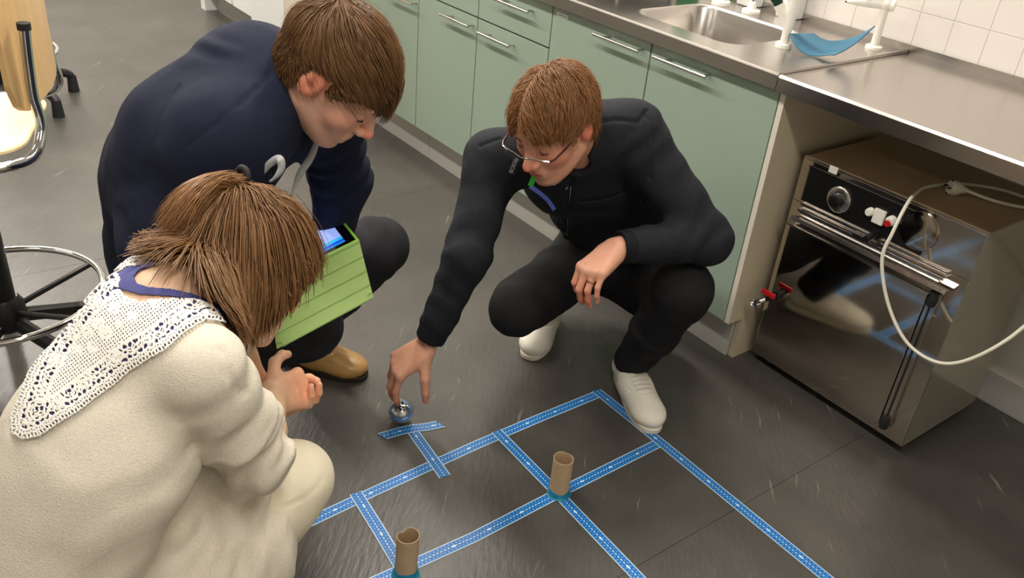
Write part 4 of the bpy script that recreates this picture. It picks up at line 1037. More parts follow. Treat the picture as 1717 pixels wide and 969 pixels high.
# ---------------------------------------------------------------- MAN IN THE NAVY SWEATER (left, head bowed in profile)
def man_navy():
    J = dict(neck=P(468, 150, 1.66), shR=P(385, 232, 1.56), shL=P(540, 185, 1.82), elR=P(268, 415, 1.64), wrR=P(395, 548, 1.80), elL=P(572, 300, 1.98), wrL=P(556, 400, 2.05),
             knL=P(640, 412, 2.33), ankL=A3(-2.0, .86, .1), hipL=A3(-1.85, .62, .40), hipR=A3(-1.70, .46, .40), knR=P(520, 545, 2.05), ankR=A3(-1.93, .52, .12))
    per = empty('person', (-1.75, .6, 0)); tag(per, 'squatting person in a navy sweater and charcoal jeans, head bowed, holding a green tablet', 'person')
    inv = Matrix.Translation((1.75, -.6, 0)); per.matrix_world = Matrix.Translation((-1.75, .6, 0))
    hd = Head(P(565, 122, 1.604), orth(RM @ A3(.634, .714, .297), RM @ A3(.738, -.444, -.508)), 1.09)
    sp = [A3(-1.80, .52, .42), A3(-1.78, .50, .62), A3(-1.70, .53, .82), lerp(J['neck'], A3(-1.70, .53, .82), .3)]
    Lv = nrm(J['shL'] - J['shR'])
    def N_(a, b): return nrm(np.cross(Lv, nrm(b - a)))
    F = Fld()
    for a, b, ra, rb in zip(sp, sp[1:], (.14, .13, .15), (.13, .15, .12)): F.add(cone(a, b, ra, rb, flat=(N_(a, b), .68)), .05)
    for s in 'LR':
        slay(F, [lerp(sp[3], J['sh' + s], .3), J['sh' + s], J['el' + s], J['wr' + s]], [.05, .05, .038, .026], .03)
        slay(F, [J['hip' + s], J['kn' + s], J['ank' + s]], [.075, .05, .036], .03)
    hd.build(F, lerp(J['neck'], sp[3], .35), (.057, .064))
    W = J['wrR']; K = P(436, 545, 1.84); Dv = nrm(K - W); Nv = RM @ A3(-.2, .75, -.6)
    hand(F, W, Dv, Nv, 1, [(14, 20, 12), (16, 20, 12), (20, 22, 14), (24, 26, 16)], [(.7, .7, -.1), (.9, .35, -.1), (1, .1, -.1)], 1.0)
    WL = J['wrL']; DL = nrm(P(545, 440, 2.05) - WL); hand(F, WL, DL, RM @ A3(.8, 0, .3), -1, [(40, 40, 20)] * 4, [(.7, .7, -.1), (.9, .35, -.1), (1, .1, -.1)], 1.0)
    body(per, F, hd, SK1, [fbox(hd.o, .15, .0034), fbox(K, .07, .004)])
    T = Fld()
    for a, b, ra, rb in zip(sp, sp[1:], (.165, .165, .19), (.165, .19, .15)): T.add(cone(a, b, ra, rb, flat=(N_(a, b), .72)), .05)
    for s in 'LR':
        T.add(cone(lerp(sp[3], J['sh' + s], .25), J['sh' + s], .085, .074), .06)
        slay(T, [J['sh' + s], J['el' + s]], [.076, .066], .05)
        e, w_ = J['el' + s], J['wr' + s]; T.add(cone(e, lerp(e, w_, .8), .064, .05), .03); T.add(cone(lerp(e, w_, .76), lerp(e, w_, .96), .046, .044, cap=True), .006)
    # rounded back behind the shoulders
    T.add(cone(P(400, 130, 1.66), P(318, 225, 1.66), .085, .095), .06)
    T.add(cone(P(318, 225, 1.66), P(290, 360, 1.68), .095, .09), .06)
    T.add(cone(lerp(J['shR'], J['elR'], .15), P(330, 250, 1.64), .08, .1), .08); T.add(cone(P(440, 120, 1.68), J['shR'], .07, .07), .08)
    cu = nrm(hd.W(0, -.01, -.05) - J['neck'])
    T.add(cone(J['neck'] - cu * .03, J['neck'] + cu * .016, .080, .072, cap=True), .02)
    T.sub(cone(J['neck'] - cu * .0, J['neck'] + cu * .10, .065, .066), .006)
    sl = A3(3, 2, 2)
    o, V, Q = clothed('sweater', T, 'navy_knit', per, [(J['shR'], J['elR'], 3, .006, .12, sl), (P(420, 110, 1.66), P(300, 300, 1.66), 4, .005, .13, A3(3, -2, 2)), (J['elR'], J['wrR'], 5, .005, .09, sl), (J['shL'], J['elL'], 5, .006, .1, sl)],
                      grooves=[([(457, 118), (430, 148), (401, 176), (360, 210), (318, 243)], .004, .004), ([(300, 145), (275, 185), (262, 235)], .003, .004)])
    G = Fld().add(cone(J['neck'] - cu * .01, J['neck'] + cu * .026, .0755, .0705, cap=True), .004); G.sub(cone(J['neck'] - cu * .03, J['neck'] + cu * .06, .0655, .064, cap=True), .002)
    clothed('collar', G, 'navy_knit', o, h=.004, base=.0008, bscale=50)
    G = Fld(); G.add(cone(J['hipL'], J['hipR'], .125, .125), .05)
    for s in 'LR':
        G.add(cone(J['hip' + s], lerp(J['hip' + s], J['kn' + s], .93), .105, .082), .05)
        G.add(cone(J['kn' + s], lerp(J['kn' + s], J['ank' + s], .55), .074, .07), .03)
        G.add(cone(lerp(J['kn' + s], J['ank' + s], .5), lerp(J['kn' + s], J['ank' + s], 1.0), .068, .056, cap=True), .02)
    clothed('jeans', G, 'jeans_charcoal', per, [(J['hipL'], J['knL'], 4, .006, .12, sl), (J['knL'], J['ankL'], 5, .004, .09, sl)], zmin=.02)
    shoe(per, (-2.06, .80, 0), (-1.815, .985, 0), 'leather_tan', 'sole_dark', 'lace_tan', .305)
    shoe(per, (-1.98, .46, 0), (-1.76, .66, 0), 'leather_tan', 'sole_dark', 'lace_tan', .305)
    # grey lanyard: two flat straps in front of the dark chest
    lan = empty('lanyard'); lp = P(520, 280, 1.72); lan.matrix_world = Matrix.Translation(Vector(lp)); lan.location = lp
    tag(lan, 'pale grey lanyard strap dangling below the bowed head', 'lanyard')
    for pts, wd in (([P(535, 228, 1.70), P(522, 262, 1.72), P(505, 288, 1.74), P(497, 305, 1.755), P(488, 330, 1.77)], .0075), ([P(440, 290, 1.52), P(452, 275, 1.51), P(468, 266, 1.50), P(472, 280, 1.505), P(464, 295, 1.51), P(452, 305, 1.52)], .007)):
        pp = bez(pts, 6); VV, FF = [], []
        for i, p in enumerate(pp):
            t_ = pp[min(i + 1, len(pp) - 1)] - pp[max(i - 1, 0)]; sd = nrm(np.cross(t_, CAM - p) + .35 * t_ * 0) * wd * (.35 + .65 * math.sin(math.pi * min(1, .12 + i / len(pp))))
            VV += [p - sd - lp, p + sd - lp]
            if i: FF.append((2 * i - 2, 2 * i - 1, 2 * i + 1, 2 * i))
        o2 = mesh_obj('strap', VV, FF, 'lanyard_grey', lan, smooth=True); md = o2.modifiers.new('s', 'SOLIDIFY'); md.thickness = .0015
    # hair
    scal = hd.scalp()
    def okf(q):
        l, f, u = q[:, 0], q[:, 1], q[:, 2]
        front = u - (.050 - .12 * np.maximum(np.abs(l) - .035, 0))
        return np.where(f > .05, front, np.where(f > .010, u - (.000 + (f - .010) * 1.1), np.where(f > -.040, u - (.052 - .6 * np.maximum(-f - .02, 0)), u + .066)))
    def flow(p, t):
        q = hd.loc(p); l, f, u = q[:, 0], q[:, 1], q[:, 2]
        c = np.stack([l * .9, f + .075, u - .075], 1); c /= np.linalg.norm(c, axis=1, keepdims=True) + 1e-9
        sd = sstep(.02, .06, np.abs(l)) * sstep(-.07, -.02, f)
        c[:, 1] += .9 * sd + .35 * sstep(-.05, .03, f); c[:, 2] -= .25 * sd + .1
        c += .28 * np.stack([noise(p + 7 * i, 38) for i in range(3)], 1)
        c /= np.linalg.norm(c, axis=1, keepdims=True) + 1e-9
        return c @ hd.M
    r = np.concatenate([scalp_roots(hd, scal, 9000, lambda q: okf(q) > 0), scalp_roots(hd, scal, 1200, lambda q: np.hypot(q[:, 0], q[:, 1] + .075) < .03)])
    q = hd.loc(r); topf = sstep(.03, .085, q[:, 2]); ln = (.0020 + .0022 * sstep(.03, .06, q[:, 2]) + .0012 * sstep(-.03, -.06, q[:, 1])) + .0065 * topf * (.5 + .5 * RNG.rand(len(r)))
    S1 = strands(hd, scal, r, 7, ln * 9 / 7, flow, .0125, .0012, 'hair', 'hair', per, HAIR1, .3)
    r = scalp_roots(hd, scal, 1100, lambda q: np.hypot(q[:, 0], q[:, 1] + .075) < .026)
    S4 = strands(hd, scal, r, 6, .0045 + .003 * RNG.rand(len(r)), flow, .0115, .0010, 'hair', 'hair', per, HAIR1, .3, raise0=.75)
    r = scalp_roots(hd, scal, 1200, lambda q: (okf(q) > .01)); ln = .005 + .005 * RNG.rand(len(r))
    S2 = strands(hd, scal, r, 7, ln * 9 / 7, flow, .017, .0006, 'hair', 'hair', per, HAIR1, .3, press=.3)
    r = scalp_roots(hd, scal, 420, lambda q: (okf(q) > 0) & (q[:, 1] > .055) & (q[:, 2] < .085)); ln = .006 + .0035 * RNG.rand(len(r))
    S3 = strands(hd, scal, r, 9, ln, lambda p, t: np.tile(nrm(A3(.0, .8, .25 - .9 * t)), (len(p), 1)) @ hd.M, .02, .0009, 'hair', 'hair', per, HAIR1, .3, press=0.)
    hair_mesh(per, hd, scal, [S1, S2, S3, S4], hair_cap(hd, okf, .006, HAIR1))
    for s in (-1, 1):
        MB().tube([tuple(hd.W(s * l, f, u)) for l, f, u in ((.014, .0895, .016), (.028, .0885, .020), (.044, .079, .017))], .0026, 6).build('eyebrow', 'brow', per, smooth=True)
        MB().tube([tuple(hd.W(s * l, f, u)) for l, f, u in ((.018, .0815, -.0065), (.031, .087, -.0085), (.043, .0805, -.006))], .0015, 5).build('eyelash', 'lash', per, smooth=True)
    for ch in list(per.children): ch.matrix_parent_inverse = inv
    return J

# ---------------------------------------------------------------- WOMAN IN THE CREAM CARDIGAN (nearest, seen from behind)
def woman():
    J = dict(neck=A3(-1.10, .285, .895), shR=A3(-.955, .275, .84), shL=A3(-1.20, .285, .825), elR=P(426, 762, 1.30), wrR=P(458, 664, 1.52), elL=A3(-1.33, .42, .62), wrL=P(438, 654, 1.66),
             knR=P(496, 800, 1.5), ankR=A3(-1.10, .22, .09), hipR=A3(-.98, .09, .33), hipL=A3(-1.16, .09, .33), knL=A3(-1.30, .43, .46), ankL=A3(-1.27, .2, .09))
    per = empty('person', (-1.1, .2, 0)); tag(per, 'squatting person in a cream cardigan with white lace collar, seen from behind', 'person')
    inv = Matrix.Translation((1.1, -.2, 0)); per.matrix_world = Matrix.Translation((-1.1, .2, 0))
    hd = Head(P(411, 444, 1.38), orth(A3(.02, .80, -.60), A3(-.35, .5, .8)), .98, .92)
    sp = [A3(-1.06, .05, .36), A3(-1.05, .055, .52), A3(-1.06, .15, .69), A3(-1.085, .235, .81)]
    Lv = nrm(J['shL'] - J['shR'])
    def N_(a, b): return nrm(np.cross(Lv, nrm(b - a)))
    F = Fld()
    for a, b, ra, rb in zip(sp, sp[1:], (.14, .11, .125), (.11, .125, .105)): F.add(cone(a, b, ra, rb, flat=(N_(a, b), .68)), .05)
    for s in 'LR':
        slay(F, [lerp(sp[3], J['sh' + s], .3), J['sh' + s], J['el' + s]], [.045, .042, .034], .03)
        slay(F, [J['el' + s], lerp(J['el' + s], J['wr' + s], .35), J['wr' + s]], [.036, .036, .0235], .02)
        slay(F, [J['hip' + s], J['kn' + s], J['ank' + s]], [.075, .048, .036], .03)
    hd.build(F, J['neck'] - A3(0, .02, .03), (.047, .055))
    W = J['wrR']; K = P(497, 653, 1.58); Dv = nrm(K - W); Nv = RM @ A3(.25, -.15, -.95)
    hand(F, W, Dv, Nv, 1, [(46, 60, 34), (50, 62, 36), (54, 64, 36), (58, 64, 36)], [(.55, .85, .0), (.95, .35, -.1), (1., .0, -.25)], .92)
    WL = J['wrL']; KL = P(489, 686, 1.62); hand(F, WL, nrm(KL - WL), RM @ A3(-.1, .8, .5), -1, [(30, 36, 20), (34, 38, 20), (38, 40, 20), (42, 42, 20)], [(.6, .6, -.3), (.9, .2, -.4), (1, -.1, -.3)], .90)
    bV, bQ = body(per, F, hd, SKW, [fbox(hd.o, .12, .0045), fbox(lerp(K, KL, .5), .085, .0033)], redtips=.28)
    # cardigan
    T = Fld()
    for a, b, ra, rb in zip(sp, sp[1:], (.17, .15, .15), (.15, .15, .115)): T.add(cone(a, b, ra, rb, flat=(N_(a, b), .72)), .06)
    for s in 'LR':
        T.add(cone(lerp(sp[3], J['sh' + s], .2), J['sh' + s], .066, .055), .05)
    T.add(cone(J['hipR'] + A3(.0, -.02, .05), lerp(J['hipR'], J['knR'], .62) + A3(.02, 0, .0), .15, .10), .06)
    T.add(cone(J['hipL'] + A3(.0, -.02, .05), lerp(J['hipL'], J['knL'], .5), .15, .11), .06)
    # skirt of the cardigan falling to the floor beside the right leg
    T.add(cone(P(350, 800, 1.38), P(415, 965, 1.47), .06, .05), .07)
    T.add(cone(P(415, 965, 1.47), A3(-1.14, .36, .03), .05, .05), .05)
    T.add(cone(A3(-1.02, .10, .33), A3(-1.04, .12, .05), .15, .14), .06)
    T.add(cone(A3(-1.17, .03, .33), A3(-1.16, .05, .05), .15, .15), .06)
    for s in 'LR':
        slay(T, [J['sh' + s], lerp(J['sh' + s], J['el' + s], .5), J['el' + s]], [.056, .058, .054], .018)
        e, w_ = J['el' + s], J['wr' + s]; T.add(cone(e, lerp(e, w_, .06), .053, .049), .02); T.add(cone(lerp(e, w_, .02), lerp(e, w_, .17), .047, .045, cap=True), .008)
    nb = J['neck']; nu = nrm(hd.W(0, -.01, -.05) - nb)
    T.sub(cone(nb - nu * .012, nb + nu * .12, .058, .075), .01)
    sl = A3(2, 3, 3)
    o, V, Q = clothed('cardigan', T, 'cream_knit', per, [(J['shR'], J['elR'], 3, .006, .10, A3(4, -3, 3)), (lerp(J['shR'], J['elR'], .5), lerp(J['elR'], J['wrR'], .1), 4, .005, .08, A3(5, 2, 3)), (P(330, 680, 1.2), P(430, 880, 1.4), .6, .007, .15, RM @ A3(16, 9, 0)),
              (P(300, 760, 1.2), P(200, 960, 1.25), .5, .005, .16, RM @ A3(10, 9, 0)), (P(420, 820, 1.35), P(440, 960, 1.45), .5, .007, .1, RM @ A3(22, 0, 0))], zmin=.004, base=.002,
              grooves=[([(372, 585), (385, 630), (400, 660), (412, 655)], .005, .004), ([(300, 815), (360, 790), (420, 770)], .0, .004)], h=.006)
    bv = BVHTree.FromPolygons(V.tolist(), Q.tolist())
    J['bv'] = bv
    # trousers
    G = Fld(); G.add(cone(J['hipL'], J['hipR'], .11, .11), .05)
    for s in 'LR':
        G.add(cone(J['hip' + s], lerp(J['hip' + s], J['kn' + s], .93), .095, .070), .05)
        G.add(cone(J['kn' + s], lerp(J['kn' + s], J['ank' + s], .6), .064, .058), .03); G.add(cone(lerp(J['kn' + s], J['ank' + s], .55), lerp(J['kn' + s], J['ank' + s], 1.05), .056, .045, cap=True), .02)
    clothed('trousers', G, 'cream_cotton', per, [(lerp(J['hipR'], J['knR'], .5), J['knR'], 4, .003, .1, RM @ A3(0, 10, 0)), (J['knR'], J['ankR'], 4, .0025, .09, A3(5, 0, 3))], base=.001, zmin=.02,
            grooves=[([(480, 848), (505, 838), (528, 822), (542, 800)], .003, .002)])
    shoe(per, (-1.12, .19, 0), (-1.09, .44, 0), 'leather_tan', 'sole_dark', 'lace_tan', .245)
    shoe(per, (-1.28, .17, 0), (-1.31, .42, 0), 'leather_tan', 'sole_dark', 'lace_tan', .245)
    lace_collar(per, bv, J, BVHTree.FromPolygons(np.concatenate([V, bV]).tolist(), np.concatenate([Q, bQ + len(V)]).tolist()))
    # hair: drawn back to a tie at the crown, then falling in a bob
    scal = hd.scalp(); tie = hd.W(.0, -.062, .098)
    def okf(q):
        l, f, u = q[:, 0], q[:, 1], q[:, 2]
        return np.where(f > .05, u - .045, np.where(f > -.02, u + .01 - (f > .02) * .02, u + .06))
    G_ = A3(0, 0, -1)
    c1, c2 = P(256, 426, 1.27), P(424, 548, 1.30); cn = np.cross(c2 - c1, c1 - CAM); cn = nrm(cn) * (1 if np.dot(cn, P(200, 600, 1.27) - c1) > 0 else -1); cut = [(c1, cn)]
    c1, c2 = P(548, 415, 1.4), P(440, 536, 1.4); cn = np.cross(c2 - c1, c1 - CAM); cn = nrm(cn) * (1 if np.dot(cn, P(580, 600, 1.4) - c1) > 0 else -1); cut.append((c1, cn))
    c1, c2 = P(268, 380, 1.27), P(262, 480, 1.27); cn = np.cross(c2 - c1, c1 - CAM); cn = nrm(cn) * (1 if np.dot(cn, P(150, 430, 1.27) - c1) > 0 else -1); cut.append((c1, cn))
    def flow(p, t):
        d = p - tie; d = d / (np.linalg.norm(d, axis=1, keepdims=True) + 1e-9)
        d = d + G_ * (.2 + .5 * t) - hd.M[1] * .2 + .22 * np.stack([noise(p + 7 * i, 30) for i in range(3)], 1)
        return d / (np.linalg.norm(d, axis=1, keepdims=True) + 1e-9)
    zcut = lambda n: .775 + .012 * RNG.randn(n) + .055 * sstep(-.01, .05, hd.loc(r)[:, 1])
    coll = hd.scalp(); coll.add(cone(hd.W(0, -.022, -.03), nb - A3(0, .02, .03), .05, .06), .03); coll.add(cone(sp[3], sp[2], .115, .15, flat=(N_(sp[2], sp[3]), .74)), .04)
    for s in 'LR': coll.add(cone(lerp(sp[3], J['sh' + s], .2), J['sh' + s], .068, .058), .05)
    r = np.concatenate([scalp_roots(hd, scal, 8000, lambda q: okf(q) > 0), scalp_roots(hd, scal, 900, lambda q: np.hypot(q[:, 0], q[:, 1] + .062) < .03)])
    bk = sstep(.0, -.07, hd.loc(r)[:, 1]); ln = np.clip((r[:, 2] - zcut(len(r)) + .02 + .05 * bk) * 1.15 / 13, .0045, .0155)
    S1 = strands(hd, coll, r, 8, ln * 13 / 8, flow, .026, .0014, 'hair', 'hair', per, HAIRW, .32, grav=G_ * .40, stop=cut)
    r = scalp_roots(hd, scal, 1000, lambda q: (okf(q) > 0) & (q[:, 1] < .06)); bk = sstep(.0, -.07, hd.loc(r)[:, 1]); ln = np.clip((r[:, 2] - zcut(len(r)) + .025 + .05 * bk) * 1.15 / 13, .0045, .016)
    S2 = strands(hd, coll, r, 8, ln * 13 / 8, flow, .036, .0007, 'hair', 'hair', per, HAIRW, .32, grav=G_ * .40, press=.5, stop=cut)
    r = scalp_roots(hd, scal, 1000, lambda q: np.hypot(q[:, 0], q[:, 1] + .062) < .03)
    S4 = strands(hd, scal, r, 8, .006 + .004 * RNG.rand(len(r)), flow, .022, .0011, 'hair', 'hair', per, HAIRW, .3, raise0=.8)
    # tail from the tie
    n = 1700; r = tie + hd.M[2] * .014 + RNG.randn(n, 3) * .007; tgt = nrm(P(250, 438, 1.25) - tie)
    spread = RNG.randn(n, 3) * .16
    def flow2(p, t): d = tgt + (G_ * (1.0 * t) + A3(0, 0, 1) * .35 * (1 - t)) + spread * min(1, t * 1.5); return d / np.linalg.norm(d, axis=1, keepdims=True)
    S3 = strands(hd, coll, r, 9, .0130 + .004 * RNG.rand(n), flow2, .036, .0010, 'hair', 'hair', per, srgb(136, 96, 56), .3, press=.15, stop=cut)
    ho = hair_mesh(per, hd, scal, [S1, S2, S3, S4], hair_cap(hd, okf, .012, HAIRW))
    tc_ = tie + hd.M[2] * .030; ax_ = nrm(tgt + hd.M[2] * .6); a1 = nrm(np.cross(ax_, A3(0, 0, 1))); b1 = np.cross(ax_, a1)
    MB().tube([tuple(tc_ + (a1 * math.cos(k * math.tau / 20) + b1 * math.sin(k * math.tau / 20)) * .013) for k in range(20)], .0055, 8, closed=True).build('hair_tie', 'black_rubber', per, smooth=True)
    for ch in list(per.children): ch.matrix_parent_inverse = inv
    return J
OUT = [(402, 556), (375, 545), (345, 541), (312, 562), (283, 588), (250, 605), (222, 622), (196, 645), (165, 668), (138, 690), (105, 710), (72, 732), (45, 738), (26, 728), (24, 700), (40, 660), (55, 622), (78, 580), (100, 545), (128, 505), (165, 465), (205, 432), (232, 426), (256, 432)]
INN = [(252, 446), (215, 452), (199, 462), (204, 486), (235, 494), (280, 497), (318, 502), (352, 516), (385, 535)]
def seg_dist(p, poly, closed=False):
    best = np.full(len(p), 1e9); s_at = np.zeros(len(p)); acc = 0
    for a, b in zip(poly, poly[1:]):
        a, b = np.array(a, float), np.array(b, float); ba = b - a; L = np.linalg.norm(ba)
        t = np.clip(((p - a) @ ba) / (L * L), 0, 1); d = np.linalg.norm(p - a - t[:, None] * ba, axis=1)
        m = d < best; best[m] = d[m]; s_at[m] = acc + t[m] * L; acc += L
    return best, s_at
def in_poly(p, poly):
    c = np.zeros(len(p), bool); n = len(poly)
    for i in range(n):
        (x1, y1), (x2, y2) = poly[i], poly[(i + 1) % n]
        if y1 == y2: continue
        m = ((y1 > p[:, 1]) != (y2 > p[:, 1])) & (p[:, 0] < (x2 - x1) * (p[:, 1] - y1) / (y2 - y1) + x1); c ^= m
    return c
COLLAR = [(199, 462), (204, 486), (235, 495), (280, 498), (318, 503), (352, 517), (385, 536), (392, 528), (350, 506), (318, 494), (285, 487), (250, 484), (232, 478), (226, 466), (236, 455), (262, 446), (252, 440), (215, 450)]
def lace_collar(per, bv, J, bv2):
    poly = OUT + INN
    st = 1.25; gx = np.arange(15, 412, st); gy = np.arange(418, 748, st); nx, ny = len(gx), len(gy)
    GX, GY = np.meshgrid(gx, gy, indexing='ij'); p = np.stack([GX.ravel(), GY.ravel()], 1)
    cen = p + st / 2
    dO, sO = seg_dist(cen, OUT); dI, sI = seg_dist(cen, INN)
    ins = in_poly(cen, poly)
    scal = 2.6 * np.abs(np.sin(sO * math.pi / 15)) - 1.3
    do = dO + scal
    # weave: scalloped edge, cord, open net with flowers, cord, fine mesh with blossoms
    keep = np.zeros(len(p), bool)
    band = lambda a, b: (do >= a) & (do < b)
    keep |= band(0, 2.2); e1 = band(2.2, 7.5); keep |= e1 & (np.abs(((sO / 6.0) % 1) - .5) > .30)
    keep |= band(7.5, 10.5); e2 = band(10.5, 13); keep |= e2 & (((sO / 4.5) % 1) < .5); keep |= band(13, 16)
    net = band(16, 42)
    hx, hy = sO / 9.5, (do - 16) / 8.3; row = np.floor(hy); fx = ((hx + .5 * (row % 2)) % 1) - .5; fy = (hy % 1) - .5
    hole = (np.abs(fx) + .55 * np.abs(fy) < .44) & (np.abs(fy) < .40)
    k1 = net & ~hole
    fl_c = (sO % 62) - 31; fl_r = do - 29; rr = np.hypot(fl_c, fl_r * 1.1); an = np.arctan2(fl_r, fl_c)
    flower = (rr < 12.5 * (.62 + .38 * np.abs(np.cos(an * 3)))) & ~((rr < 5) & (rr > 3.4)) & ~((np.abs(np.sin(an * 3)) < .12) & (rr > 5))
    arc = np.abs(np.hypot((sO + 31) % 62 - 31, do - 44) - 22) < 1.8
    arc2 = np.abs(np.hypot((sO + 31) % 62 - 31, do - 44) - 16) < 1.3
    keep |= net & (k1 | flower | arc | arc2)
    keep |= band(42, 45.5)
    inner = do >= 45.5
    mu_, mv_ = (cen[:, 0] * .80 - cen[:, 1] * .60), (cen[:, 0] * .60 + cen[:, 1] * .80)
    mesh_ = ~((((mu_ / 5.0) % 1) < .5) & (((mv_ / 5.0) % 1) < .5))
    keep |= inner & mesh_
    for bx, by, br in ((240, 500, 10), (262, 512, 9), (218, 506, 10), (195, 520, 9), (170, 545, 10), (152, 562, 9), (182, 560, 11), (160, 585, 9), (280, 500, 8), (135, 590, 8), (205, 545, 7), (225, 535, 8)):
        d_ = np.hypot(cen[:, 0] - bx, cen[:, 1] - by); keep |= inner & (d_ < br) & ~((d_ < 5.5) & (d_ > 4.2))
    keep |= dI < 3.5
    keep &= ins
    keep &= ~((do < 16) & (do > 0) & (dI < 1))
    # put it on the cloth
    pos = np.full((len(p), 3), np.nan); nr = np.zeros((len(p), 3)); near = in_poly(p, poly) | (seg_dist(p, poly + poly[:1])[0] < 4)
    for i in np.nonzero(near)[0]:
        h = bv.ray_cast(Vector(CAM), Vector(nrm(P(p[i, 0], p[i, 1], 1.) - CAM)))
        if h[0] is not None: pos[i] = h[0]; nr[i] = h[1]
    ok = ~np.isnan(pos[:, 0]); pos0, nr0 = pos, nr
    ids = np.arange(len(p)).reshape(nx, ny)
    Qall = np.stack([ids[:-1, :-1], ids[:-1, 1:], ids[1:, 1:], ids[1:, :-1]], -1).reshape(-1, 4)
    def patch(sel, off, name, m, thick, parent):
        q = Qall[sel[Qall[:, 0]] & ok[Qall].all(1)]
        e = np.linalg.norm(pos[q[:, 0]] - pos[q[:, 2]], axis=1); q = q[e < .02]
        u, invx = np.unique(q, return_inverse=True); V = pos[u] + nr[u] * off
        # the relief stands a little proud where the weave is dense
        o = np_mesh(name, V, invx.reshape(-1, 4)[:, ::-1], m, parent); md = o.modifiers.new('s', 'SOLIDIFY'); md.thickness = thick; md.offset = 0
        return o
    rows = ins & (dO > 9)
    patch(rows, .0022, 'undershirt', 'violet_cotton', .001, per)
    isc = in_poly(cen, COLLAR); pos2, nr2 = pos.copy(), nr.copy()
    for i in np.nonzero(seg_dist(p, COLLAR + COLLAR[:1])[0] < 14)[0]:
        h = bv2.ray_cast(Vector(CAM), Vector(nrm(P(p[i, 0], p[i, 1], 1.) - CAM)))
        if h[0] is not None: pos2[i] = h[0]; nr2[i] = h[1]
    pos, nr = pos2, nr2; ok = ~np.isnan(pos[:, 0])
    patch(isc, .0035, 'undershirt_collar', 'violet_cotton', .0015, per)
    pos, nr = pos0, nr0; ok = ~np.isnan(pos[:, 0])
    patch(keep, .0052, 'lace_collar', 'lace_white', .0016, per)
J2 = man_jacket(); J1 = man_navy(); JW = woman()
# ================================================================ TAPE GRID ON THE FLOOR
def tape_mat():
    m, nt, b = nmat('ruler_tape'); N, L = nt.nodes, nt.links
    tc = N.new('ShaderNodeTexCoord'); sp = N.new('ShaderNodeSeparateXYZ'); L.new(tc.outputs['UV'], sp.inputs[0])
    def M(op, a, b_=None, c=None):
        n = N.new('ShaderNodeMath'); n.operation = op
        for i, v in enumerate((a, b_, c)):
            if v is None: continue
            if isinstance(v, (int, float)): n.inputs[i].default_value = v
            else: L.new(v, n.inputs[i])
        return n.outputs[0]
    x, y = sp.outputs[0], sp.outputs[1]; ay = M('ABSOLUTE', y)
    edge = M('GREATER_THAN', ay, .0132)
    fx = M('FRACT', M('MULTIPLY', x, 100.))                          # one centimetre
    tick = M('MULTIPLY', M('LESS_THAN', fx, .22), M('MULTIPLY', M('GREATER_THAN', ay, .0042), M('LESS_THAN', ay, .0118)))
    dash = M('MULTIPLY', M('MULTIPLY', M('GREATER_THAN', fx, .3), M('LESS_THAN', fx, .85)), M('LESS_THAN', ay, .0013))
    f10 = M('SUBTRACT', M('FRACT', M('MULTIPLY', x, 10.)), .5)
    blob = M('LESS_THAN', M('ADD', M('POWER', M('MULTIPLY', f10, 17.), 2.), M('POWER', M('MULTIPLY', y, 330.), 2.)), 1.)
    nz = N.new('ShaderNodeTexNoise'); nz.inputs['Scale'].default_value = 420; L.new(tc.outputs['Object'], nz.inputs['Vector'])
    blob = M('MULTIPLY', blob, M('GREATER_THAN', nz.outputs['Fac'], .42))
    def mix(fac, a, c):
        n = N.new('ShaderNodeMix'); n.data_type = 'RGBA'
        if isinstance(fac, float): n.inputs[0].default_value = fac
        else: L.new(fac, n.inputs[0])
        if isinstance(a, tuple): n.inputs[6].default_value = a
        else: L.new(a, n.inputs[6])
        n.inputs[7].default_value = c; return n.outputs[2]
    c = mix(M('MULTIPLY', tick, .42), srgb(8, 106, 186), srgb(150, 210, 238)); c = mix(dash, c, srgb(205, 232, 244)); c = mix(blob, c, srgb(214, 236, 246)); c = mix(edge, c, srgb(190, 216, 236))
    L.new(c, b.inputs['Base Color']); b.inputs['Roughness'].default_value = .4
tape_mat()
def tape(pts, z, label, wd=.0315, skew=0.):
    pts = [np.array(p, float) for p in pts]; n = len(pts); V, F, UV = [], [], []; s = 0
    c = (pts[0] + pts[-1]) / 2
    for i, p in enumerate(pts):
        t = pts[min(i + 1, n - 1)] - pts[max(i - 1, 0)]; t /= np.linalg.norm(t); nn = np.array((-t[1], t[0]))
        if i: s += np.linalg.norm(p - pts[i - 1])
        for sd in (-1, 1):
            q = p + nn * sd * wd / 2 + (t * sd * skew if i in (0, n - 1) else 0) - c
            V.append((q[0], q[1], .0004)); UV.append((s, sd * wd / 2))
    m = len(V); V += [(x, y, 0) for x, y, z_ in V]; UV += UV
    for i in range(n - 1):
        a = 2 * i; F.append((a, a + 2, a + 3, a + 1)); F.append((m + a, m + a + 1, m + a + 3, m + a + 2))
        F.append((a, m + a, m + a + 2, a + 2)); F.append((a + 1, a + 3, m + a + 3, m + a + 1))
    F.append((0, 1, m + 1, m)); F.append((m - 2, 2 * m - 2, 2 * m - 1, m - 1))
    o = mesh_obj('tape_strip', V, F, 'ruler_tape', loc=(c[0], c[1], z))
    me = o.data; uv = me.uv_layers.new(name='UVMap')
    for lp in me.loops: uv.data[lp.index].uv = UV[lp.vertex_index]
    # keep faces up
    bm = bmesh.new(); bm.from_mesh(me); bmesh.ops.recalc_face_normals(bm, faces=bm.faces[:]); bm.to_mesh(me); bm.free()
    tag(o, label, 'tape', 'blue tape strips on the floor'); return o
tape([(-1.388, .42), (-1.397, .60), (-1.407, .78), (-1.419, 1.1), (-1.421, 1.3), (-1.419, 1.553)], .0002, 'long blue ruler tape running from the cream knee to the far corner')
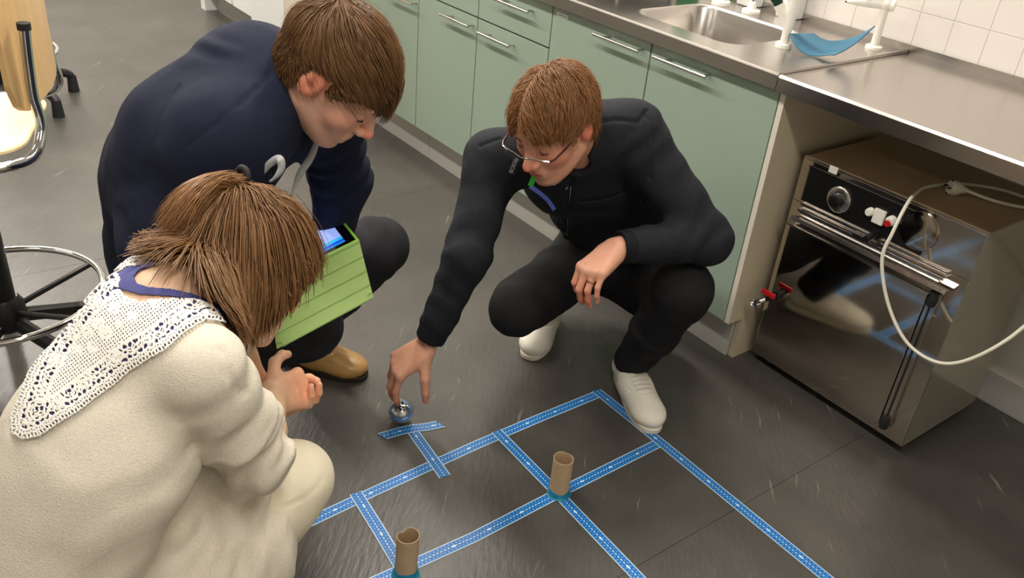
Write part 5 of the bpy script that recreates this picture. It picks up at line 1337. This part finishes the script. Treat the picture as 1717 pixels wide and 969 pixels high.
tape([(-1.168, .40), (-1.160, .66), (-1.152, .9), (-1.160, 1.17), (-1.165, 1.553)], .0007, 'long blue ruler tape passing under both cardboard tubes', skew=.002)
tape([(-1.435, 1.540), (-1.165, 1.540), (-.9, 1.538), (-.30, 1.533)], .0002 + .0006, 'blue ruler tape running under the white sneaker to the lower right', skew=.002)
tape([(-1.437, 1.174), (-1.16, 1.167), (-.853, 1.155), (-.45, 1.135)], .0013, 'blue ruler tape crossing under the standing cardboard tube nearer the sneaker')
tape([(-1.425, .738), (-1.28, .726), (-1.14, .712), (-.80, .690)], .0013, 'blue ruler tape leading from the cream knee under the tube at the bottom edge')
tape([(-1.580, .980), (-1.47, .969), (-1.36, .957)], .0009, 'short blue tape stub linking the ball to the grid')
tape([(-1.576, .896), (-1.570, .95), (-1.562, .985), (-1.548, 1.02), (-1.540, 1.058)], .0015, 'short bent blue tape right in front of the ball', skew=-.008)
# ================================================================ CARDBOARD TUBES
mat('cardboard', srgb(190, 164, 130), .8, var=.08, vscale=30, bump=.1, bscale=200)
mat('teal_tape', srgb(20, 118, 150), .4, var=.15, vscale=60)
def tube(x, y, h, lean, label, dent):
    t = empty('cardboard_tube', (x, y, .0022)); tag(t, label, 'tube', 'cardboard tubes on the grid'); t.rotation_euler = lean
    n, R0 = 40, .0248; V, F = [], []
    rows = [(0, 1), (.4, 1), (.8, 1), (1, 1), (1, .945), (.8, .945), (.4, .945), (0, .945)]
    for a, k in rows:
        for i in range(n):
            th = math.tau * i / n; r = R0 * k * (1 + .02 * math.sin(2 * th + a)) * (1 - dent * a ** 4 * max(0, math.cos(th - 2.0)) ** 8)
            V.append((r * math.cos(th), r * math.sin(th), a * h - dent * .03 * (a > .9) * max(0, math.cos(th - 2.0)) ** 12))
    for r in range(len(rows)):
        r2 = (r + 1) % len(rows)
        for i in range(n): F.append((r * n + i, r * n + (i + 1) % n, r2 * n + (i + 1) % n, r2 * n + i))
    mesh_obj('tube_wall', V, F, 'cardboard', t, smooth=True).data.set_sharp_from_angle(angle=.6)
    V, F = [], []
    for zi, (z, r) in enumerate(((0.0002, .031), (.001, .0278), (.005, .0259), (.016, .0257), (.0165, .0251))):
        for i in range(n):
            th = math.tau * i / n; w_ = 1 + .06 * math.sin(5 * th + x * 40) * (zi < 2)
            V.append((r * w_ * math.cos(th), r * w_ * math.sin(th), z + .0022 * math.sin(3 * th) * (zi > 2)))
    for r in range(4):
        for i in range(n): F.append((r * n + i, r * n + (i + 1) % n, (r + 1) * n + (i + 1) % n, (r + 1) * n + i))
    mesh_obj('tape_band', V, F, 'teal_tape', t, smooth=True)
tube(-1.160, 1.170, .115, (.0, .0, 0.), 'brown cardboard tube standing on the tape crossing near the middle of the grid', .05)
tube(-1.146, .716, .115, (.0, .02, 1.2), 'brown cardboard tube with a dented rim at the bottom edge of the photo', .22)
# ================================================================ BALL ROBOT
mat('clear_shell', (1, 1, 1, 1), .02, trans=1., ior=1.45)
mat('ball_blue', srgb(66, 136, 204), .3, .2); mat('ball_dark', srgb(24, 34, 54), .4); mat('ball_white', srgb(226, 232, 238), .3)
bx_, by_, br_ = -1.608, .972, .0365
t = empty('robot_ball', (bx_, by_, .0)); tag(t, 'clear plastic ball with blue electronics inside, touched by fingertips', 'ball')
o = MB().sph((0, 0, br_ + .0004), br_, 40).build('shell', 'clear_shell', t, smooth=True)
bm = bmesh.new(); bm.from_mesh(o.data); bmesh.ops.create_uvsphere(bm, u_segments=40, v_segments=20, radius=br_ - .002, matrix=Matrix.Translation((0, 0, br_ + .0004))); bm.faces.ensure_lookup_table()
bmesh.ops.reverse_faces(bm, faces=bm.faces[len(o.data.polygons):]); [setattr(f, 'smooth', True) for f in bm.faces]; bm.to_mesh(o.data); bm.free()
mb = MB().lathe([(.004, -.022), (.018, -.019), (.027, -.012), (.031, -.006), (.031, -.001), (.027, .001), (.02, .0015)], (0, 0, br_), (.35, -.3, 1), 28); mb.build('chassis', 'ball_blue', t, smooth=True)
MB().lathe([(.026, .0005), (.0245, .006), (.018, .012), (.009, .016), (.002, .017)], (0, 0, br_), (.35, -.3, 1), 24).build('motor_cover', 'brushed', t, smooth=True)
mb = MB().box((-.010, -.007, br_ + .008), (.010, .007, br_ + .016), .002).cyl((-.006, .008, br_ + .012), (-.006, .008, br_ + .022), .004).cyl((.009, -.006, br_ + .012), (.009, -.006, br_ + .02), .005); mb.build('circuit_board', 'ball_dark', t)
for i, (a, b_, r) in enumerate(((.020, -.012, .0055), (-.004, -.022, .006), (.008, .018, .005), (-.019, .006, .0045))):
    MB().sph((a, b_, br_ + .004 + .002 * i), r, 12).build('light_dome', 'ball_white', t, smooth=True)
for i in range(6):
    a = i * 1.05; MB().box((math.cos(a) * .017 - .003, math.sin(a) * .017 - .003, br_ + .012), (math.cos(a) * .017 + .003, math.sin(a) * .017 + .003, br_ + .017), .001).build('chip', 'chrome' if i % 2 else 'ball_blue', t)
# ================================================================ TABLET WITH FOLDING COVER
mat('cover_green', srgb(156, 186, 110), .6, var=.03, vscale=30, bump=.04, bscale=500); mat('case_green', srgb(150, 216, 70), .4); mat('bezel', srgb(8, 8, 12), .12)
def screen_mat():
    m, nt, b = nmat('tablet_screen'); N, L = nt.nodes, nt.links
    tc = N.new('ShaderNodeTexCoord'); sp = N.new('ShaderNodeSeparateXYZ'); L.new(tc.outputs['UV'], sp.inputs[0])
    cr = N.new('ShaderNodeValToRGB'); cr.color_ramp.interpolation = 'CONSTANT'; e = cr.color_ramp.elements
    e[0].position = 0; e[0].color = srgb(30, 60, 190); e[1].position = .08; e[1].color = srgb(20, 150, 220)
    for p, c in ((.15, (30, 70, 200)), (.22, (40, 170, 225)), (.30, (150, 170, 240)), (.95, (60, 120, 220))): k = e.new(p); k.color = srgb(*c)
    L.new(sp.outputs[1], cr.inputs[0]); L.new(cr.outputs[0], b.inputs['Emission Color']); b.inputs['Emission Strength'].default_value = .8; L.new(cr.outputs[0], b.inputs['Base Color']); b.inputs['Roughness'].default_value = .1
screen_mat()
Ah, Bh = P(602, 402, 1.90), P(448, 480, 1.85)
ux = nrm(Bh - Ah); far = P(547, 352, 2.07); uy = far - Ah; uy = nrm(uy - ux * uy.dot(ux)); uz = np.cross(ux, uy); uz = uz if uz[2] > 0 else -uz
t = empty('tablet'); tag(t, 'tablet computer in a lime green case with its folding cover hanging open', 'tablet'); t.location = Ah; t.matrix_world = Matrix.Translation(Vector(Ah))
TL, TW = float(np.linalg.norm(Bh - Ah)), .185
TM = Matrix([ux, uy, uz]).transposed().to_4x4()
def tl(mb, name, m, parent=t):
    o = mb.build(name, m, parent); o.data.transform(TM); o.data.update(); return o
tl(MB().box((0, 0, -.010), (TL, TW, -.001), .004), 'case', 'case_green')
mb = MB()
for lo, hi in (((0, 0), (TL, .006)), ((0, TW - .006), (TL, TW)), ((0, .006), (.006, TW - .006)), ((TL - .006, .006), (TL, TW - .006))): mb.box((lo[0], lo[1], -.004), (hi[0], hi[1], .0015), .001)
tl(mb, 'case_rim', 'case_green')
tl(MB().box((.006, .006, -.002), (TL - .006, TW - .006, 0)), 'glass', 'bezel')
o = mesh_obj('screen', [(.026, .024, .0004), (TL - .026, .024, .0004), (TL - .026, TW - .022, .0004), (.026, TW - .022, .0004), (.026, .024, 0), (TL - .026, .024, 0), (TL - .026, TW - .022, 0), (.026, TW - .022, 0)], [(0, 1, 2, 3), (7, 6, 5, 4), (0, 4, 5, 1), (1, 5, 6, 2), (2, 6, 7, 3), (3, 7, 4, 0)], 'tablet_screen', t)
uv = o.data.uv_layers.new(name='UVMap')
for lp in o.data.loops: v = o.data.vertices[lp.vertex_index].co; uv.data[lp.index].uv = (v.x / TL, v.y / TW)
if np.dot(np.cross(ux, uy), uz) < 0: pass
o.data.transform(TM)
A2, B2 = P(627, 502, 1.84), P(465, 589, 1.79)
dn = nrm((A2 - Ah + B2 - Bh) / 2); CLn = float((np.linalg.norm(A2 - Ah) + np.linalg.norm(B2 - Bh)) / 2)
lat = ux; out = np.cross(lat, dn); out = out if np.dot(out, CAM - Ah) > 0 else -out
skew = nrm(A2 - Ah) * np.linalg.norm(A2 - Ah)
cuts = [0, .06, .31, .55, .78, 1.0]; cov = None
for i, (a, b_) in enumerate(zip(cuts, cuts[1:])):
    g = .004; A_, B_ = lerp(Ah, A2, a), lerp(Bh, B2, a); C_, D_ = lerp(Ah, A2, b_), lerp(Bh, B2, b_)
    A_, C_ = A_ + nrm(A2 - Ah) * g * .5, C_ - nrm(A2 - Ah) * g * .5; B_, D_ = B_ + nrm(B2 - Bh) * g * .5, D_ - nrm(B2 - Bh) * g * .5
    bm = bmesh.new(); q = [A_, B_, D_, C_]
    top = [bm.verts.new(Vector(p - Ah + out * (.0045 + (.0 if i % 2 else .0004)))) for p in q]; bot = [bm.verts.new(Vector(p - Ah)) for p in q]
    bm.faces.new(top); bm.faces.new(bot[::-1])
    for k in range(4): bm.faces.new((top[k], bot[k], bot[(k + 1) % 4], top[(k + 1) % 4]))
    vert_e = [e for e in bm.edges if (e.verts[0] in top) != (e.verts[1] in top)]
    if i == 4: bmesh.ops.bevel(bm, geom=[e for e in vert_e if any(v in (top[2], top[3]) for v in e.verts)], offset=.012, segments=5, affect='EDGES')
    bmesh.ops.bevel(bm, geom=[e for e in bm.edges if e.is_manifold and e.calc_face_angle(0) > 1.2], offset=.0014, segments=2, affect='EDGES')
    m = MB(); m.bm.free(); m.bm = bm; m.build('cover_panel', 'cover_green', t)
mb = MB(); q = [Ah, Bh, B2, A2]; bm = mb.bm
q = [lerp(Ah, A2, .02), lerp(Bh, B2, .02), lerp(Bh, B2, .97), lerp(Ah, A2, .97)]
tv = [bm.verts.new(Vector(p - Ah + out * .0022)) for p in q]; bvv = [bm.verts.new(Vector(p - Ah + out * .0005)) for p in q]; bm.faces.new(tv); bm.faces.new(bvv[::-1])
for k in range(4): bm.faces.new((tv[k], bvv[k], bvv[(k + 1) % 4], tv[(k + 1) % 4]))
mb.build('cover_lining', 'cover_green', t)
# ================================================================ TALL LABORATORY CHAIRS AT THE LEFT EDGE
def lab_chair():
    c0 = A3(-2.345, .17, 0)
    t = empty('laboratory_chair', tuple(c0)); t.matrix_world = Matrix.Translation(Vector(c0))
    tag(t, 'tall birch plywood chair with chrome tubes and foot ring beside the lace collar', 'chair', 'laboratory chairs')
    r = lambda p: tuple(np.asarray(p, float) - c0)
    ry = A3(-.93, .36, 0); rx = A3(.36, .93, 0)            # along the backrest, towards its back
    sc0 = A3(-2.36, .155, .72); V, F = [], []; out = rrect(-.205, .205, -.20, .19, .085, 7); n = len(out)
    for dz, k in ((-.006, .975), (-.003, 1.), (.003, 1.), (.006, .975)):
        for x, y in out:
            dip = -.012 * sstep(.08, .2, np.array(-y)); V.append(r(sc0 + ry * x * k + rx * y * k + A3(0, 0, dz + float(dip))))
    for a in range(3):
        for i in range(n): F.append((a * n + i, a * n + (i + 1) % n, (a + 1) * n + (i + 1) % n, (a + 1) * n + i))
    F += [tuple(range(n))[::-1], tuple(3 * n + i for i in range(n))]
    mesh_obj('seat', V, F, 'birch_seat', t)
    for q in (-.07, .07): MB().lathe([(.007, 0), (.006, .002), (.002, .0025)], r(sc0 + ry * q - rx * .12 + A3(0, 0, .005)), n=10).build('screw', 'brushed', t, smooth=True)
    a, b = A3(-2.135, .285, 0), A3(-2.60, .462, 0); w_ = b - a; nb_ = nrm(np.cross(A3(0, 0, 1), -w_)); nb_ = nb_ if nb_[1] > 0 else -nb_
    zl, zh = .785, 1.07; V, F = [], []; nu, nv = 28, 18
    for side in (0, 1):
        for i in range(nu + 1):
            u = i / nu
            for j in range(nv + 1):
                v = j / nv; cr_ = 1 - (1 - min(1, min(u, 1 - u) / .16)) ** 2; ins = .075 * (1 - math.sqrt(max(0, cr_)))
                V.append(r(a + w_ * u + nb_ * (.035 * (1 - (2 * u - 1) ** 2) - side * .012 - .016) + A3(0, 0, zl + ins + (zh - zl - 2 * ins) * v)))
    m = (nu + 1) * (nv + 1)
    for i in range(nu):
        for j in range(nv):
            q = i * (nv + 1) + j; F.append((q, q + nv + 1, q + nv + 2, q + 1)); F.append((m + q, m + q + 1, m + q + nv + 2, m + q + nv + 1))
        for j in (0, nv): q = i * (nv + 1) + j; F.append((q, m + q, m + q + nv + 1, q + nv + 1))
    for j in range(nv):
        for i in (0, nu): q = i * (nv + 1) + j; F.append((q, q + 1, m + q + 1, m + q))
    o = mesh_obj('backrest', V, F, 'birch', t, smooth=True); o.data.set_sharp_from_angle(angle=.7)
    p1 = [(-2.30, -.02, .70), (-2.16, .03, .70), (-2.115, .12, .695), (-2.105, .22, .695), (-2.12, .285, .705), (-2.155, .318, .76), (-2.165, .315, .83), (-2.165, .318, .90), (-2.163, .324, .985)]
    tb = MB().tube([r(p) for p in bez(p1, 7)], .0125, 14).build('tube_frame', 'chrome', t, smooth=True)
    MB().cyl(r((-2.163, .324, .980)), r((-2.163, .3245, .995)), .0145).build('end_cap', 'black_rubber', tb)
    p2 = [(-2.38, -.02, .70), (-2.54, .03, .70), (-2.60, .14, .695), (-2.60, .28, .695), (-2.585, .40, .695), (-2.555, .440, .73), (-2.55, .432, .80), (-2.55, .428, .90), (-2.55, .428, .985)]
    tb = MB().tube([r(p) for p in bez(p2, 7)], .0125, 14).build('tube_frame', 'chrome', t, smooth=True)
    MB().cyl(r((-2.55, .428, .980)), r((-2.55, .428, .995)), .0145).build('end_cap', 'black_rubber', tb)
    MB().box((-.09, -.09, .685), (.08, .07, .712), .006).build('seat_plate', 'black_plastic', t)
    MB().cyl((0, 0, .22), (0, 0, .69), .034).build('column', 'black_plastic', t, smooth=True)
    MB().lathe([(.05, 0), (.055, .02), (.05, .07), (.038, .09)], (0, 0, .15)).build('hub', 'black_plastic', t, smooth=True)
    MB().tube([(math.cos(k * math.tau / 48) * .25, math.sin(k * math.tau / 48) * .25, .25) for k in range(48)], .0095, 12, closed=True).build('foot_ring', 'chrome', t, smooth=True)
    for k in range(5):
        a_ = k * math.tau / 5 + .55; d = np.array((math.cos(a_), math.sin(a_)))
        MB().tube(bez([(d[0] * .03, d[1] * .03, .17), (d[0] * .18, d[1] * .18, .125), (d[0] * .29, d[1] * .29, .095), (d[0] * .315, d[1] * .315, .07)], 4), .021, 8).build('base_leg', 'black_plastic', t, smooth=True)
        MB().lathe([(.027, 0), (.026, .012), (.021, .08)], (d[0] * .315, d[1] * .315, 0), n=16).build('glide', 'black_rubber', t, smooth=True)
        MB().tube([(d[0] * .04, d[1] * .04, .2), (d[0] * .245, d[1] * .245, .248)], .008, 8).build('ring_strut', 'black_plastic', t, smooth=True)
    # the second one further back, turned a little
    t2 = t.copy(); COL.objects.link(t2); t2['label'] = 'tall laboratory chair far behind, only a black foot and chrome ring showing'
    t2.location = (-4.60, .56, 0); t2.rotation_euler = (0, 0, math.atan2(.16, .27) - .55 + 2 * math.tau / 5 * 0)
    for ch in list(t.children):
        c = ch.copy(); COL.objects.link(c); c.parent = t2
        for g in list(ch.children):
            d = g.copy(); COL.objects.link(d); d.parent = c
lab_chair()
